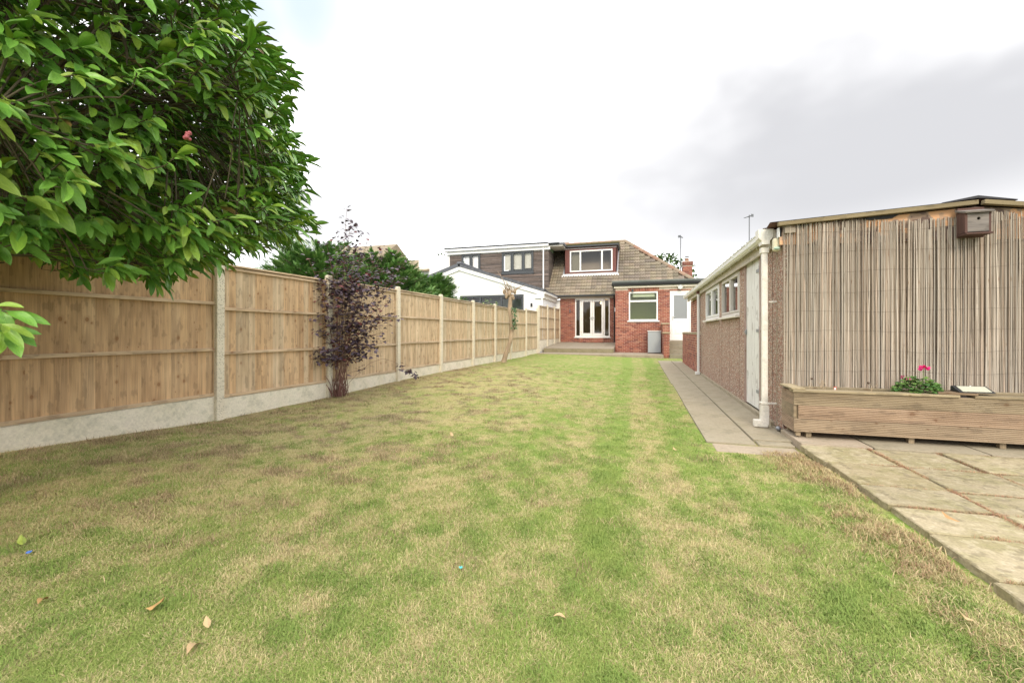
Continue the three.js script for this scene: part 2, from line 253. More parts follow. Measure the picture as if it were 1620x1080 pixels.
{
  const blade = mat('grass_blade', [1, 1, 1], 0.8, { side: THREE.DoubleSide, transmission: 0 });
  const L = [[], [], []], hay = [];
  const r = mulberry(21), N = 430000;
  for (let i = 0; i < N; i++) {
    // even over the picture: denser near the camera
const inv = lerp(1 / 0.95, 1 / 15, Math.pow(r(), 0.80)), t = 1 / inv - 0.15, x = lerp(-2.4 * t - 0.5, 0.72 * t + 0.3, r());
    const fx = -5.55 + (t - 4.4) * 0.0395 + 0.05; if (x < fx || x > 1.55 || onPatio(x, t)) continue;
    const c = lawnColor(x, t), y = lawnY(x, t), isStraw = r() < c[3] * 0.85, dk = r() < c[4] * 0.5;
    let col = isStraw ? mix3([0.42, 0.345, 0.155], [0.63, 0.53, 0.29], r()) : mix3([0.155, 0.25, 0.036], [0.34, 0.395, 0.105], r());
    if (dk) col = mix3([0.24, 0.17, 0.09], [0.40, 0.29, 0.17], r());
    const clump = !isStraw && !dk && fbm(x * 9 + 70, t * 8, 3, 991) > 0.63; if (clump) col = mix3(col, [0.11, 0.20, 0.03], 0.35); const s = (0.8 + r() * 0.6 + t * 0.05) * (clump ? 1.4 : 1), m = trs(x, y, -t, 0, r() * 6.283, 0, s, s * (isStraw ? 0.6 : 0.85), s);
    L[isStraw || dk ? 1 : r() < 0.5 ? 0 : 2].push([m, col]);
  }
  const g0 = thing('grass', 'short mown green grass and pale straw covering the lawn', 'grass'); g0.userData.kind = 'stuff';
  instances('green_blades', tuft(10, 0.022, 0.0009, 1.0, 1), blade, L[0], g0);
  instances('straw_blades', tuft(10, 0.027, 0.0008, 1.3, 2), blade, L[1], g0);
  instances('green_blades', tuft(10, 0.019, 0.0010, 1.15, 3), blade, L[2], g0);
  // raked-out thatch in small dark clumps
  const r2 = mulberry(22), T = [];
  for (let i = 0; i < 34000; i++) { const t = 1.2 + 14 * Math.pow(r2(), 1.5), x = -5.5 + r2() * 7; if (x > 1.5 || onPatio(x, t) || x < -5.5 + (t - 4.4) * 0.0395) continue; const c = lawnColor(x, t)[4], edge = sm(0.3, 0, Math.abs(x - 1.46)) * sm(5.2, 4.5, t) * sm(0.4, 0.6, fbm(x * 4, t * 3, 3, 78)) * 0.5; if (r2() > Math.max(c * 1.5 * sm(0.5, 0.58, fbm(x * 6, t * 7, 3, 77)), edge)) continue; const dark = r2(); T.push([trs(x, lawnY(x, t) + 0.004, -t, 0, r2() * 6.28, 0, 0.8 + r2() * 1.5), dark < 0.6 ? mix3([0.13, 0.095, 0.045], [0.27, 0.19, 0.095], r2()) : mix3([0.42, 0.30, 0.17], [0.55, 0.42, 0.25], r2())]); }
  const th = thing('dead_thatch', 'dry brown thatch raked up in clumps on the lawn', 'dead grass'); th.userData.kind = 'stuff';
  instances('thatch', tuft(14, 0.032, 0.0009, 1.28, 4), blade, T, th);
}

// ---------------------------------------------------------------- concrete path beside the garage
{
  const p = struct('path', 'concrete path along the garage wall');
  const cuts = [5.12, 7.9, 10.6, 13.4, 16.3, 20.2];
  for (let i = 0; i < 5; i++) mesh('concrete_slab', bx(0.69 + (i ? R(-0.02, 0.02) : 0), 1.178, -0.1, 0.008 + R(-0.003, 0.003), -cuts[i + 1] + 0.008, -cuts[i], 'z', 0.006, R(0, 1), R(0, 1)), mConcPath, p);
  const cut2 = [5.3, 9.1, 13.2, 18.6];
  for (let i = 0; i < 3; i++) mesh('concrete_slab', bx(1.186, 1.57, -0.1, 0.022, -cut2[i + 1] + 0.008, -cut2[i], 'z', 0.008, R(0, 1), R(0, 1)), mConcPath, p);
  mesh('concrete_slab', bx(1.58, 1.78, -0.1, 0.026, -13.15, -5.72, 'z', 0.006), mConcPath, p);
  mesh('threshold_slab', bx(0.74, 1.53, -0.1, -0.008, -5.10, -4.78, 'x', 0.01), mConcPale, p);
  mesh('threshold_slab', bx(1.20, 1.54, -0.1, 0.012, -5.28, -5.115, 'x', 0.01, 0.3), mConcPath, p);
}
// ---------------------------------------------------------------- paved area in the right foreground
{
  const p = struct('patio', 'weathered paving slabs in front of the planter');
  const tones = [0, 1, 2, 3].map(i => mat('paving', [[0.72, 0.69, 0.63], [0.64, 0.61, 0.55], [0.77, 0.735, 0.67], [0.66, 0.615, 0.53]][i], 0.95, { map: slabMap, bumpMap: slabBump, bumpScale: 0.006 }));
  const slabGeo = (w, d) => { const P = [], e = (x0, z0, x1, z1) => { const n = 7; for (let i = 0; i < n; i++) { const t = (i + (i ? R(-0.2, 0.2) : 0)) / n, k = i ? R(-0.005, 0.003) : 0, L = Math.hypot(x1 - x0, z1 - z0); P.push([lerp(x0, x1, t) + (z1 - z0) / L * k, lerp(z0, z1, t) - (x1 - x0) / L * k]); } }, c = () => R(0.003, 0.022), q = [c(), c(), c(), c()]; const a = w / 2, b = d / 2; e(-a + q[0], -b, a - q[1], -b); e(a, -b + q[1], a, b - q[2]); e(a - q[2], b, -a + q[3], b); e(-a, b - q[3], -a, -b + q[0]); const g = poly(P, 0.044, 0.006); g.rotateX(-Math.PI / 2); g.translate(0, -0.05, 0); return grain(toCreasedNormals(g, 0.5), 'z', R(0, 1), R(0, 1)); };
  const rows = [5.02, 4.42, 3.83, 3.43, 3.03, 2.53, 1.95, 1.35, 0.75];
  for (let i = 0; i < rows.length - 1; i++) {
    let x = 1.55 + R(-0.035, 0.03), k = 0; const widths = i % 2 ? [0.58, 0.58, 0.58, 0.62, 0.6, 0.6, 0.6] : [0.58, 0.57, 0.85, 0.58, 0.6, 0.6];
    for (const w of widths) { const g = slabGeo(w - 0.018, rows[i] - rows[i + 1] - 0.018); const o = mesh('paving_slab', g, tones[Math.floor(R(0, 4))], p); o.position.set(x + w / 2, 0.062 + R(-0.006, 0.006), -(rows[i] + rows[i + 1]) / 2); o.rotation.set(R(-0.006, 0.006), R(-0.006, 0.006), R(-0.006, 0.006)); x += w; k++; }
  }
  let x = 1.56; for (const w of [0.62, 0.9, 0.9, 0.9, 0.9]) { mesh('edging_slab', bx(x + 0.005, x + w - 0.005, -0.02, 0.072 + R(-0.004, 0.004), -5.70, -5.03, 'x', 0.008, R(0, 1), R(0, 1)), x < 2 ? mConcPale : mConcPath, p); x += w; }
  mesh('slab_bedding', bx(1.60, 5.6, -0.13, 0.022, -5.68, -0.5, 'z'), mat('sandy_soil', [0.22, 0.16, 0.10], 1, { map: concMap }), p);
  // dry weeds in the joints
  const blade = mat('dry_weed', [1, 1, 1], 0.9, { side: THREE.DoubleSide }), T = [], r = mulberry(31);
  for (let i = 0; i < 8500; i++) {
    const row = rows[Math.floor(r() * rows.length)], along = r() < 0.55; let px, pt;
    if (along) { px = 1.60 + r() * 3; pt = row + (r() - 0.5) * 0.03; } else { px = [2.13, 2.13, 2.70, 3.30][Math.floor(r() * 4)] + (r() - 0.5) * 0.03; pt = 1 + r() * 4.1; }
    if (fbm(px * 3, pt * 3, 3, 88) < 0.46) continue;
    T.push([trs(px, 0.05, -pt, 0, r() * 6.28, 0, 0.5 + r() * 0.6), r() < 0.75 ? mix3([0.34, 0.17, 0.11], [0.50, 0.30, 0.18], r()) : [0.36, 0.32, 0.14]]);
  }
  for (let i = 0; i < 1500; i++) { const pt = 0.9 + r() * 4.0, px = 1.51 - Math.pow(r(), 1.6) * 0.34; if (fbm(px * 2, pt * 2.4, 3, 89) < 0.42) continue; T.push([trs(px, lawnY(px, pt) + 0.005, -pt, 0, r() * 6.28, 0, 0.8 + r() * 0.9), r() < 0.5 ? mix3([0.30, 0.19, 0.11], [0.46, 0.32, 0.18], r()) : mix3([0.44, 0.36, 0.17], [0.60, 0.50, 0.28], r())]); }
  const w = thing('dry_weeds', 'reddish dry weeds in the joints and along the edge of the paving', 'weeds'); w.userData.kind = 'stuff';
  instances('weed_blades', tuft(11, 0.036, 0.0010, 1.0, 6), blade, T, w);
}

// ---------------------------------------------------------------- boundary fence on the left
const fenceX = t => -5.55 + (t - 4.4) * 0.0395;
{
  const f = thing('garden_fence', 'long close-board timber fence with concrete posts and gravel boards on the left', 'fence');
  const posts = [-2.2, 0.0, 2.2, 4.48, 6.56, 8.74, 10.8, 12.96, 14.93, 16.7, 18.79, 20.7, 20.95, 22.72, 24.34, 25.72];
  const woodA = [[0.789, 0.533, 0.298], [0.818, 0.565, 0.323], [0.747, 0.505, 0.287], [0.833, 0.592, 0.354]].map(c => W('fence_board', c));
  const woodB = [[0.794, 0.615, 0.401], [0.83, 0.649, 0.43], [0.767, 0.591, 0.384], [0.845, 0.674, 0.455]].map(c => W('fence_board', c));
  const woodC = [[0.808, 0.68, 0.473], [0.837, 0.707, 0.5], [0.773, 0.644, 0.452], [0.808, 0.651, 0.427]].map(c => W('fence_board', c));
  const rail = [[0.82, 0.63, 0.42], [0.80, 0.645, 0.455], [0.76, 0.63, 0.46]].map(c => W('fence_rail', c));
  const boards = {}; // feather-edge boards: thin edge left, thick edge right, a few cuts of the timber each
  const board = (h, k) => boards[h + '_' + k] ??= (() => {
    const g = poly([[0, -0.003], [0.128, -0.013], [0.128, 0.0], [0, 0.0]], h); g.rotateX(-Math.PI / 2); // up along y, face to +z
    g.translate(0, 0, 0); return grain(g, 'y', R(0, 1), R(0, 2));
  })();
  for (let i = 0; i < posts.length - 1; i++) {
    const t0 = posts[i], t1 = posts[i + 1]; if (t1 - t0 < 0.5) continue;
    const x0 = fenceX(t0), x1 = fenceX(t1), len = Math.hypot(x1 - x0, t1 - t0), up = i >= 12;
    const base = up ? 0.80 : [0.33, 0.33, 0.33, 0.285, 0.285, 0.31, 0.34, 0.345, 0.35, 0.36, 0.37][i] ?? 0.36, top = up ? [2.55, 2.57, 2.58][i - 12] : [2.24, 2.24, 2.23, 2.15, 2.175, 2.185, 2.175, 2.17, 2.17, 2.175, 2.22][i] ?? 2.2;
    const p = new THREE.Group(); p.name = 'fence_panel'; f.add(p); p.position.set(x0, 0, -t0); p.rotation.y = Math.atan2(t1 - t0, x1 - x0);
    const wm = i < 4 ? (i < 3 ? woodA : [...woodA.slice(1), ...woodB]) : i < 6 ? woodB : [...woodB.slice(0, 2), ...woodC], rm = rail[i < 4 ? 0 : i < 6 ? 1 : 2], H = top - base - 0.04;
    const a = 0.055, b = len - 0.055, pitch = (b - a) / Math.round((b - a) / 0.106), hk = Math.round(H * 50) / 50;
    for (let x = a, k = 0; x < b - 0.02; x += pitch, k++) {
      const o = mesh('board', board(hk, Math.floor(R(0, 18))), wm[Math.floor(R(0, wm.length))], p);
      o.position.set(x, base + 0.02 + R(-0.002, 0.002), -0.048 + R(-0.001, 0.001)); o.rotation.z = R(-0.002, 0.002);
      o.scale.x = Math.min(1, (b - x) / 0.128);
    }
    const bar = (y, h, d) => mesh('rail', bx(a - 0.012, b + 0.012, y - h / 2, y + h / 2, -0.0335, d, 'x', 0.003, R(0, 1), R(0, 2)), rm, p);
    bar(base + 0.02, 0.04, 0.0); bar(base + (H + 0.04) * 0.333, 0.04, 0.004); bar(base + (H + 0.04) * 0.663, 0.04, 0.004); bar(top - 0.06, 0.04, -0.004);
    mesh('capping_rail', bx(a - 0.012, b + 0.012, top - 0.028, top, -0.075, 0.014, 'x', 0.005, R(0, 1), R(0, 2)), rm, p);
    for (const s of [a, b]) mesh('upright', bx(s - 0.012 * (s === a ? 1 : -1) - 0.02, s - 0.012 * (s === a ? 1 : -1) + 0.02, base, top - 0.028, -0.033, -0.004, 'y', 0.003, R(0, 1)), rm, p);
    const gb = mesh('gravel_board', bx(a - 0.01, b + 0.01, (up ? 0.2 : -0.12), base - 0.004, -0.05, -0.012, 'x', 0.006, R(0, 1), R(0, 1)), mGravelBoard, f);
    gb.position.copy(p.position); gb.rotation.copy(p.rotation);
  }
  const pg = up => { const s = new THREE.Shape([[-0.05, -0.045], [0.05, -0.045], [0.055, -0.04], [0.055, 0.03], [0.045, 0.045], [-0.045, 0.045], [-0.055, 0.03], [-0.055, -0.04]].map(q => new THREE.Vector2(...q))); const g = new THREE.ExtrudeGeometry(s, { depth: 2.4, bevelEnabled: true, bevelThickness: 0.022, bevelSize: 0.022, bevelOffset: -0.022, bevelSegments: 1 }); g.rotateX(-Math.PI / 2); return grain(g); };
  const G = pg();
  posts.forEach((t, i) => { const o = mesh('concrete_post', G, mPost, f), tops = i >= 13 ? 2.64 : i === 12 ? 2.5 : i === 11 ? 2.36 : [2.28, 2.28, 2.28, 2.225, 2.215, 2.225, 2.215, 2.205, 2.21, 2.215, 2.26][i]; o.position.set(fenceX(t), tops - 2.4, -t); o.rotation.y = Math.PI / 2 - 0.0395 + R(-0.02, 0.02); o.rotation.z = R(-0.004, 0.004); });
}

// ---------------------------------------------------------------- brickwork helper
const BR = [[0.52, 0.195, 0.13], [0.455, 0.165, 0.115], [0.57, 0.24, 0.16], [0.40, 0.145, 0.105], [0.61, 0.29, 0.20], [0.32, 0.12, 0.095]];
const brickGeo = grain(new THREE.BoxGeometry(0.215, 0.065, 0.03));
const stretch = new THREE.Object3D();
// stretcher bond on a wall that faces turn (0 = +z); x runs along the wall, holes are [x0, x1, y0, y1]
function bricks(parent, x0, x1, y0, y1, holes, origin, turn = 0, tint = 1) {
  const list = [], base = new THREE.Matrix4().makeRotationY(turn).setPosition(...origin);
  let row = 0;
  for (let y = y0; y < y1 - 0.05; y += 0.075, row++) {
    for (let x = x0 - (row % 2 ? 0.1125 : 0); x < x1; x += 0.225) {
      let segs = [[Math.max(x, x0), Math.min(x + 0.215, x1)]];
      for (const [a, b, c, d] of holes) if (y + 0.065 > c + 0.01 && y < d - 0.01) segs = segs.flatMap(([p, q]) => q <= a || p >= b ? [[p, q]] : [[p, Math.min(q, a)], [Math.max(p, b), q]].filter(s => s[1] - s[0] > 0.012));
      for (const [p, q] of segs) { if (q - p < 0.012) continue; const m = trs((p + q) / 2, y + 0.0375, -0.011 + R(-0.0015, 0.0015), 0, R(-0.006, 0.006), 0, (q - p) / 0.215, 1, 1); list.push([base.clone().multiply(m), vary(BR[Math.floor(Math.pow(rnd(), 1.4) * BR.length)], 0.14).map(k => k * tint)]); }
    }
  }
  return instances('brickwork', brickGeo, mBrick, list, parent);
}
// a framed window: bars along x at xs and y at ys; panes are sub-parts of it
function windowUnit(parent, x0, x1, y0, y1, z, m, o = {}) {
  const b = o.bar ?? 0.06, d = o.depth ?? 0.07, gs = [], name = o.name ?? 'window', r = 0.008;
  gs.push(bx(x0, x1, y0, y0 + b, z - d, z, 'x', r), bx(x0, x1, y1 - b, y1, z - d, z, 'x', r), bx(x0, x0 + b, y0 + b, y1 - b, z - d, z, 'y', r), bx(x1 - b, x1, y0 + b, y1 - b, z - d, z, 'y', r));
  const mb = o.mid ?? b, xs = [x0 + b, ...(o.xs ?? []).flatMap(x => [x - mb / 2, x + mb / 2]), x1 - b];
  for (const x of o.xs ?? []) gs.push(bx(x - mb / 2, x + mb / 2, y0 + b, y1 - b, z - d, z - 0.003, 'y', r));
  for (const y of o.ys ?? []) gs.push(bx(x0 + b, x1 - b, y - mb / 2, y + mb / 2, z - d, z - 0.004, 'x', r));
  // sashes: a raised rim in each light
  const ys = [y0 + b, ...(o.ys ?? []).flatMap(y => [y - mb / 2, y + mb / 2]), y1 - b], panes = [];
  for (let i = 0; i < xs.length; i += 2) for (let j = 0; j < ys.length; j += 2) {
    const X0 = xs[i], X1 = xs[i + 1], Y0 = ys[j], Y1 = ys[j + 1], s = o.sash ?? 0;
    if (s) gs.push(bx(X0 + 0.004, X1 - 0.004, Y0 + 0.004, Y0 + s, z - d * 0.8, z + 0.012, 'x', r), bx(X0 + 0.004, X1 - 0.004, Y1 - s, Y1 - 0.004, z - d * 0.8, z + 0.012, 'x', r), bx(X0 + 0.004, X0 + s, Y0 + s, Y1 - s, z - d * 0.8, z + 0.012, 'y', r), bx(X1 - s, X1 - 0.004, Y0 + s, Y1 - s, z - d * 0.8, z + 0.012, 'y', r));
    panes.push([X0 + s * 0.8, X1 - s * 0.8, Y0 + s * 0.8, Y1 - s * 0.8]);
  }
  const w = mesh(name, join(gs), m, parent);
  for (const [a, c, e, f] of panes) { const g = new THREE.PlaneGeometry(c - a, f - e); g.translate((a + c) / 2, (e + f) / 2, z - d * 0.55); mesh('pane', g, mGlass, w); }
  return w;
}

// ---------------------------------------------------------------- garage on the right
{
  const g = thing('garage', 'sectional concrete garage with red spar-dash panels, white gutter and flaking white side door', 'garage');
  const S = 1.6, th = 0.07, top = 2.34;   // side wall stands at x = 1.6 and faces -x
  const side = (t0, t1, y0, y1, m = mDash, name = 'wall_panel', r = 0.012) => mesh(name, bx(S, S + th, y0, y1, -t1 + 0.004, -t0 - 0.004, 'y', r, R(0, 1), R(0, 1)), m, g);
  side(5.75, 6.16, 0.03, top); side(6.17, 6.74, 0.03, top); side(7.70, 8.07, 0.03, top);
  for (const [a, b] of [[8.08, 8.9], [8.91, 9.73]]) side(a, b, 0.03, 1.445);
  side(9.75, 10.03, 0.03, top); for (const [a, b] of [[10.04, 11.02], [11.03, 12.0]]) side(a, b, 0.03, 1.445); side(12.01, 12.5, 0.03, top); side(12.51, 12.95, 0.03, top);
  side(8.08, 9.73, 2.26, top); side(10.04, 12.0, 2.26, top);
  mesh('corner_bead', bx(S - 0.006, S + 0.03, 0.03, top - 0.1, -5.985, -5.965, 'y', 0.004), mConcPale, g);
  // plinth
  mesh('plinth', bx(S - 0.035, S + 0.02, -0.08, 0.075, -12.95, -6.1, 'z', 0.008), mConcPath, g);
  // door with its frame
  const paint = mat('flaking_white_paint', [1, 1, 1], 0.6, { map: peelMap });
  const d = mesh('door', join([bx(S + 0.02, S + 0.06, 0.09, 2.28, -7.66, -6.80, 'y', 0.004)]), paint, g);
  const dl = mat('weathered_wood', [0.42, 0.33, 0.26], 0.9, { map: woodMap });
  mesh('door_frame', join([bx(S - 0.004, S + 0.06, 0.08, 2.33, -6.795, -6.745, 'y', 0.004), bx(S - 0.004, S + 0.06, 0.08, 2.33, -7.70, -7.665, 'y', 0.004)]), mat('pinkish_frame_paint', [0.62, 0.46, 0.42], 0.7, { map: woodMap }), g);
  const iron = mat('galvanised_iron', [0.33, 0.34, 0.36], 0.5, { metalness: 0.5 });
  for (const y of [0.34, 1.22, 2.08]) mesh('hinge', join([bx(S + 0.006, S + 0.018, y - 0.06, y + 0.06, -6.86, -6.765, 'y'), bx(S + 0.008, S + 0.018, y - 0.022, y + 0.022, -7.02, -6.86, 'z')]), iron, d);
  mesh('door_bolt', join([bx(S + 0.0, S + 0.018, 1.16, 1.24, -7.72, -7.62, 'z', 0.004), bx(S - 0.012, S + 0.0, 1.19, 1.21, -7.70, -7.60, 'z')]), iron, d);
  // windows, in the wall plane; windowUnit builds facing +z, so turned
  for (const [t0, t1, xs] of [[8.08, 9.73, [0.9]], [10.04, 12.0, [0.98]]]) {
    const w = windowUnit(g, 0, t1 - t0, 1.49, 2.255, 0, t0 < 9 ? mat('worn_window_paint', [0.60, 0.56, 0.51], 0.6) : mWhite, { bar: 0.055, mid: 0.05, depth: 0.06, xs, sash: t0 < 9 ? 0.035 : 0.05 });
    w.position.set(S - 0.002, 0, -t1); w.rotation.y = -Math.PI / 2; w.scale.x = 1; w.position.z = -t0 - (t1 - t0); w.rotation.y = -Math.PI / 2; w.position.z = -t1; 
    const sill = mesh('sill', bx(S - 0.075, S + 0.06, 1.45, 1.488, -t1 - 0.03, -t0 + 0.03, 'z', 0.006), mWhiteOld, w); sill.applyMatrix4(new THREE.Matrix4().copy(new THREE.Matrix4().compose(w.position, w.quaternion, w.scale)).invert());
  }
  // front wall behind the reed screen, gable with flaking render, back and far side
  const apex = [3.38, 2.55];
  mesh('front_wall', grain(poly([[S + th, -0.05], [5.2, -0.05], [5.2, 2.2], [apex[0], 2.40], [S + th, 2.32]], 0.06).translate(0, 0, -5.81)), W('weathered_backing', [0.55, 0.46, 0.36]), g);
  
  const flakeT = tex(512, 256, (u, v) => { const a = fbm(u * 9, v * 5, 5, 1000, 9, 5), b = fbm(u * 24, v * 20, 3, 1010, 24, 20); let c = mix3([0.66, 0.36, 0.18], [0.72, 0.45, 0.28], b); c = mix3(c, [0.34, 0.25, 0.19], sm(0.50, 0.54, a)); c = mix3(c, [0.16, 0.11, 0.09], sm(0.58, 0.61, a)); return mix3(c, [0.40, 0.28, 0.20], 0.7 * sm(0.60, 0.66, b)); });
  flakeT.repeat.set(0.5, 1);
  mesh('gable_board', grain(poly([[1.56, 2.22], [5.0, 2.12], [5.0, 2.28], [apex[0], 2.515], [1.56, 2.425]], 0.025).translate(0, 0, -5.745), 'y'), mat('flaking_peach_render', [1, 1, 1], 0.95, { map: flakeT }), g);
  mesh('back_wall', bx(S, 5.2, -0.05, 2.3, -13.0, -12.93), mMortar, g); mesh('far_side_wall', bx(5.13, 5.2, -0.05, 2.2, -12.93, -5.81), mDash, g); mesh('floor', bx(S + th, 5.13, -0.06, 0.02, -12.93, -5.82), mConcPath, g);
  // barge boards of weathered timber, ridge and a corrugated red-brown roof
  const barge = W('weathered_barge_board', [0.32, 0.26, 0.15]);
  const bl = (x0, y0, x1, y1) => { const L = Math.hypot(x1 - x0, y1 - y0), o = mesh('barge_board', bx(0, L, -0.045, 0, -0.03, 0.03, 'x', 0.004, R(0, 1), R(0, 1)), barge, g); o.position.set(x0, y0, -5.665); o.rotation.z = Math.atan2(y1 - y0, x1 - x0); };
  bl(1.525, 2.47, 3.345, 2.567); bl(3.40, 2.567, 4.1, 2.455); bl(4.1, 2.455, 5.25, 2.27);
  const roofMat = mat('red_brown_sheet', [0.24, 0.13, 0.11], 0.85, { map: concMap });
  const sheet = (x0, y0, x1, y1) => { const n = 60, L = Math.hypot(x1 - x0, y1 - y0), pr = []; const len = 7.35, nn = 98; const pos = [], idx = []; for (let i = 0; i <= nn; i++) for (let k = 0; k < 2; k++) pos.push(k * L, 0.014 * Math.sin(i * Math.PI / 2), -i / nn * len), pos.push(k * L, 0.014 * Math.sin(i * Math.PI / 2) - 0.008, -i / nn * len); for (let i = 0; i < nn; i++) { const a = i * 4, b = a + 4; idx.push(a, a + 2, b, b, a + 2, b + 2, a + 1, b + 1, a + 3, b + 1, b + 3, a + 3); } const q = new THREE.BufferGeometry(); q.setAttribute('position', new THREE.Float32BufferAttribute(pos, 3)); q.setIndex(idx); q.computeVertexNormals(); const o = mesh('roof_sheet', grain(q), roofMat, g); o.position.set(x0, y0, -5.69); o.rotation.z = Math.atan2(y1 - y0, x1 - x0); };
  sheet(1.47, 2.485, 3.38, 2.585); sheet(3.38, 2.585, 5.3, 2.28);
  const felt = mat('black_roofing_felt', [0.035, 0.035, 0.04], 0.8);
  mesh('ridge_cap', grain(poly([[3.08, 2.578], [3.38, 2.628], [3.70, 2.560], [3.70, 2.552], [3.38, 2.60], [3.08, 2.568]], 7.3).translate(0, 0, -13.0)), felt, g);
  for (const [x0, x1, y] of [[2.35, 2.72, 2.475], [1.60, 1.9, 2.44]]) mesh('felt_flap', grain(poly([[x0, y - 0.02], [x0 + 0.1, y - 0.035], [x1 - 0.08, y - 0.03], [x1, y + 0.015], [x0 + 0.15, y + 0.012]], 0.006).translate(0, 0, -5.714)), felt, g);
  // fascia, gutter with brackets, hopper and downpipes
  const gx = 1.47, t0 = 5.93, t1 = 16.0;
  mesh('fascia', bx(1.545, 1.575, 2.24, 2.44, -t1 + 0.05, -5.90, 'z', 0.003), mat('cream_fascia', [0.66, 0.61, 0.53], 0.6, { map: concMap }), g);
  mesh('soffit', bx(1.575, 1.605, 2.30, 2.335, -13.0, -5.95, 'z'), mat('grey_soffit', [0.38, 0.35, 0.30], 0.8, { map: woodMap }), g);
  const prof = [[0.06, 0], [0.06, 0.008], [0.048, 0.008], [0.04, -0.05], [0.02, -0.072], [-0.02, -0.078], [-0.045, -0.055], [-0.054, 0.0], [-0.066, 0.006], [-0.064, -0.004], [-0.056, -0.006], [-0.052, -0.06], [-0.024, -0.086], [0.024, -0.082], [0.048, -0.055], [0.056, -0.002]];
  const gut = poly(prof, t1 - t0); gut.translate(gx, 2.425, -t1); mesh('gutter', grain(toCreasedNormals(gut, 0.6), 'z'), mWhite, g);
  for (let t = 6.7; t < t1; t += 0.92) mesh('gutter_bracket', poly([[0.075, -0.03], [0.06, 0.014], [-0.072, 0.012], [-0.072, -0.008], [-0.058, -0.068], [-0.024, -0.094], [0.024, -0.09], [0.06, -0.06], [0.075, -0.09]], 0.035).translate(gx, 2.425, -t), mWhite, g);
  for (const t of [8.9, 12.4]) mesh('gutter_union', poly([[0.064, 0.012], [-0.072, 0.012], [-0.058, -0.068], [-0.026, -0.094], [0.026, -0.09], [0.058, -0.058]], 0.09).translate(gx, 2.4255, -t), mWhite, g);
  // square hopper and downpipe at the near end
  const dp = mesh('downpipe', join([bx(1.432, 1.498, 0.16, 2.24, -6.023, -5.957, 'y', 0.008), bx(1.42, 1.51, 2.17, 2.24, -6.035, -5.945, 'y', 0.008), bx(1.415, 1.515, 0.31, 0.335, -6.04, -5.94, 'y', 0.005), bx(1.42, 1.51, 0.06, 0.30, -6.035, -5.945, 'y', 0.008), bx(1.345, 1.50, 0.028, 0.115, -6.034, -5.946, 'x', 0.01), bx(1.51, 1.60, 0.312, 0.333, -5.99, -5.97, 'x', 0.004), bx(1.51, 1.60, 1.56, 1.581, -5.99, -5.97, 'x', 0.004)]), mWhiteOld, g);
  mesh('outlet', join([poly([[-0.085, 0.03], [0.08, 0.03], [0.075, -0.075], [0.04, -0.115], [0.04, -0.155], [-0.045, -0.155], [-0.045, -0.115], [-0.08, -0.075]], 0.15).translate(1.465, 2.425, -6.06)]), mWhiteOld, g);
  mesh('downpipe', join([bx(1.49, 1.55, 0.06, 2.25, -12.86, -12.80, 'y', 0.008), bx(1.44, 1.56, 0.03, 0.11, -12.865, -12.795, 'x', 0.008)]), mWhite, g);
  mesh('downpipe_collar', bx(1.475, 1.58, 2.25, 2.33, -12.88, -12.78, 'y', 0.005), mat('brown_collar', [0.13, 0.055, 0.045], 0.5), g);
  mesh('corner_pipe', join([bx(1.548, 1.585, 2.31, 2.425, -5.80, -5.72, 'y', 0.005)]), mat('white_corner_board', [0.75, 0.76, 0.76], 0.5), g);
  mesh('weathered_block', bx(1.60, 1.71, 2.345, 2.43, -5.74, -5.68, 'x', 0.004), W('grey_wood', [0.5, 0.45, 0.38]), g);
  // brick end of the building
  const bw = mesh('brick_wall', wallHoles(0, 3.2, -0.05, 2.32, [], 0, 0.2), mMortar, g); bw.position.set(1.70, 0, -16.4); bw.rotation.y = -Math.PI / 2;
  bricks(g, 0, 3.2, 0.0, 2.3, [], [1.70, 0, -16.4], -Math.PI / 2);
  mesh('end_wall', bx(1.72, 5.2, -0.05, 2.32, -16.6, -16.4), mMortar, g);
  mesh('timber_post', bx(1.66, 1.72, 1.22, 2.25, -13.9, -13.83, 'y', 0.004), W('dark_post', [0.12, 0.07, 0.05]), g);
  mesh('flat_roof', bx(1.60, 5.2, 2.36, 2.44, -16.6, -13.0), felt, g);
  mesh('drain_cap', new THREE.SphereGeometry(0.028, 12, 8).translate(1.565, 0.055, -5.80), iron, g);
}
// low brick wall in front of the brick end
{
  const w = thing('low_brick_wall', 'low red brick wall with rough coping beside the path, before the house steps', 'wall');
  const L = 4.8, core = mesh('mortar', bx(1.565, 1.69, -0.08, 1.13, -17.85, -13.03), mMortar, w);
  bricks(w, 0, L, 0.0, 1.12, [], [1.555, 0, -17.85], -Math.PI / 2); bricks(w, 0, 0.13, 0.0, 1.12, [], [1.56, 0, -13.02], 0);
  const cop = conc('coping_stone', [0.42, 0.34, 0.24]);
  for (let t = 13.06; t < 17.8; t += 0.24) mesh('coping', bx(1.535, 1.70, 1.125, 1.19 + R(-0.01, 0.02), -t - 0.225, -t, 'x', 0.02, R(0, 1)), cop, w);
}
// security light on the corner
{
  const l = thing('security_sensor', 'small cream security sensor high on the garage corner beside the downpipe', 'security sensor', [1.545, 2.235, -5.80]);
  const b = new RoundedBoxGeometry(0.085, 0.16, 0.07, 3, 0.03); mesh('housing', b, mat('cream_housing', [0.62, 0.58, 0.42], 0.5), l);
  const s = new THREE.SphereGeometry(0.036, 16, 10); s.scale(1, 0.6, 1); s.translate(0, -0.045, 0.022); mesh('lens', s, mat('greenish_lens', [0.42, 0.55, 0.45], 0.2), l);
}
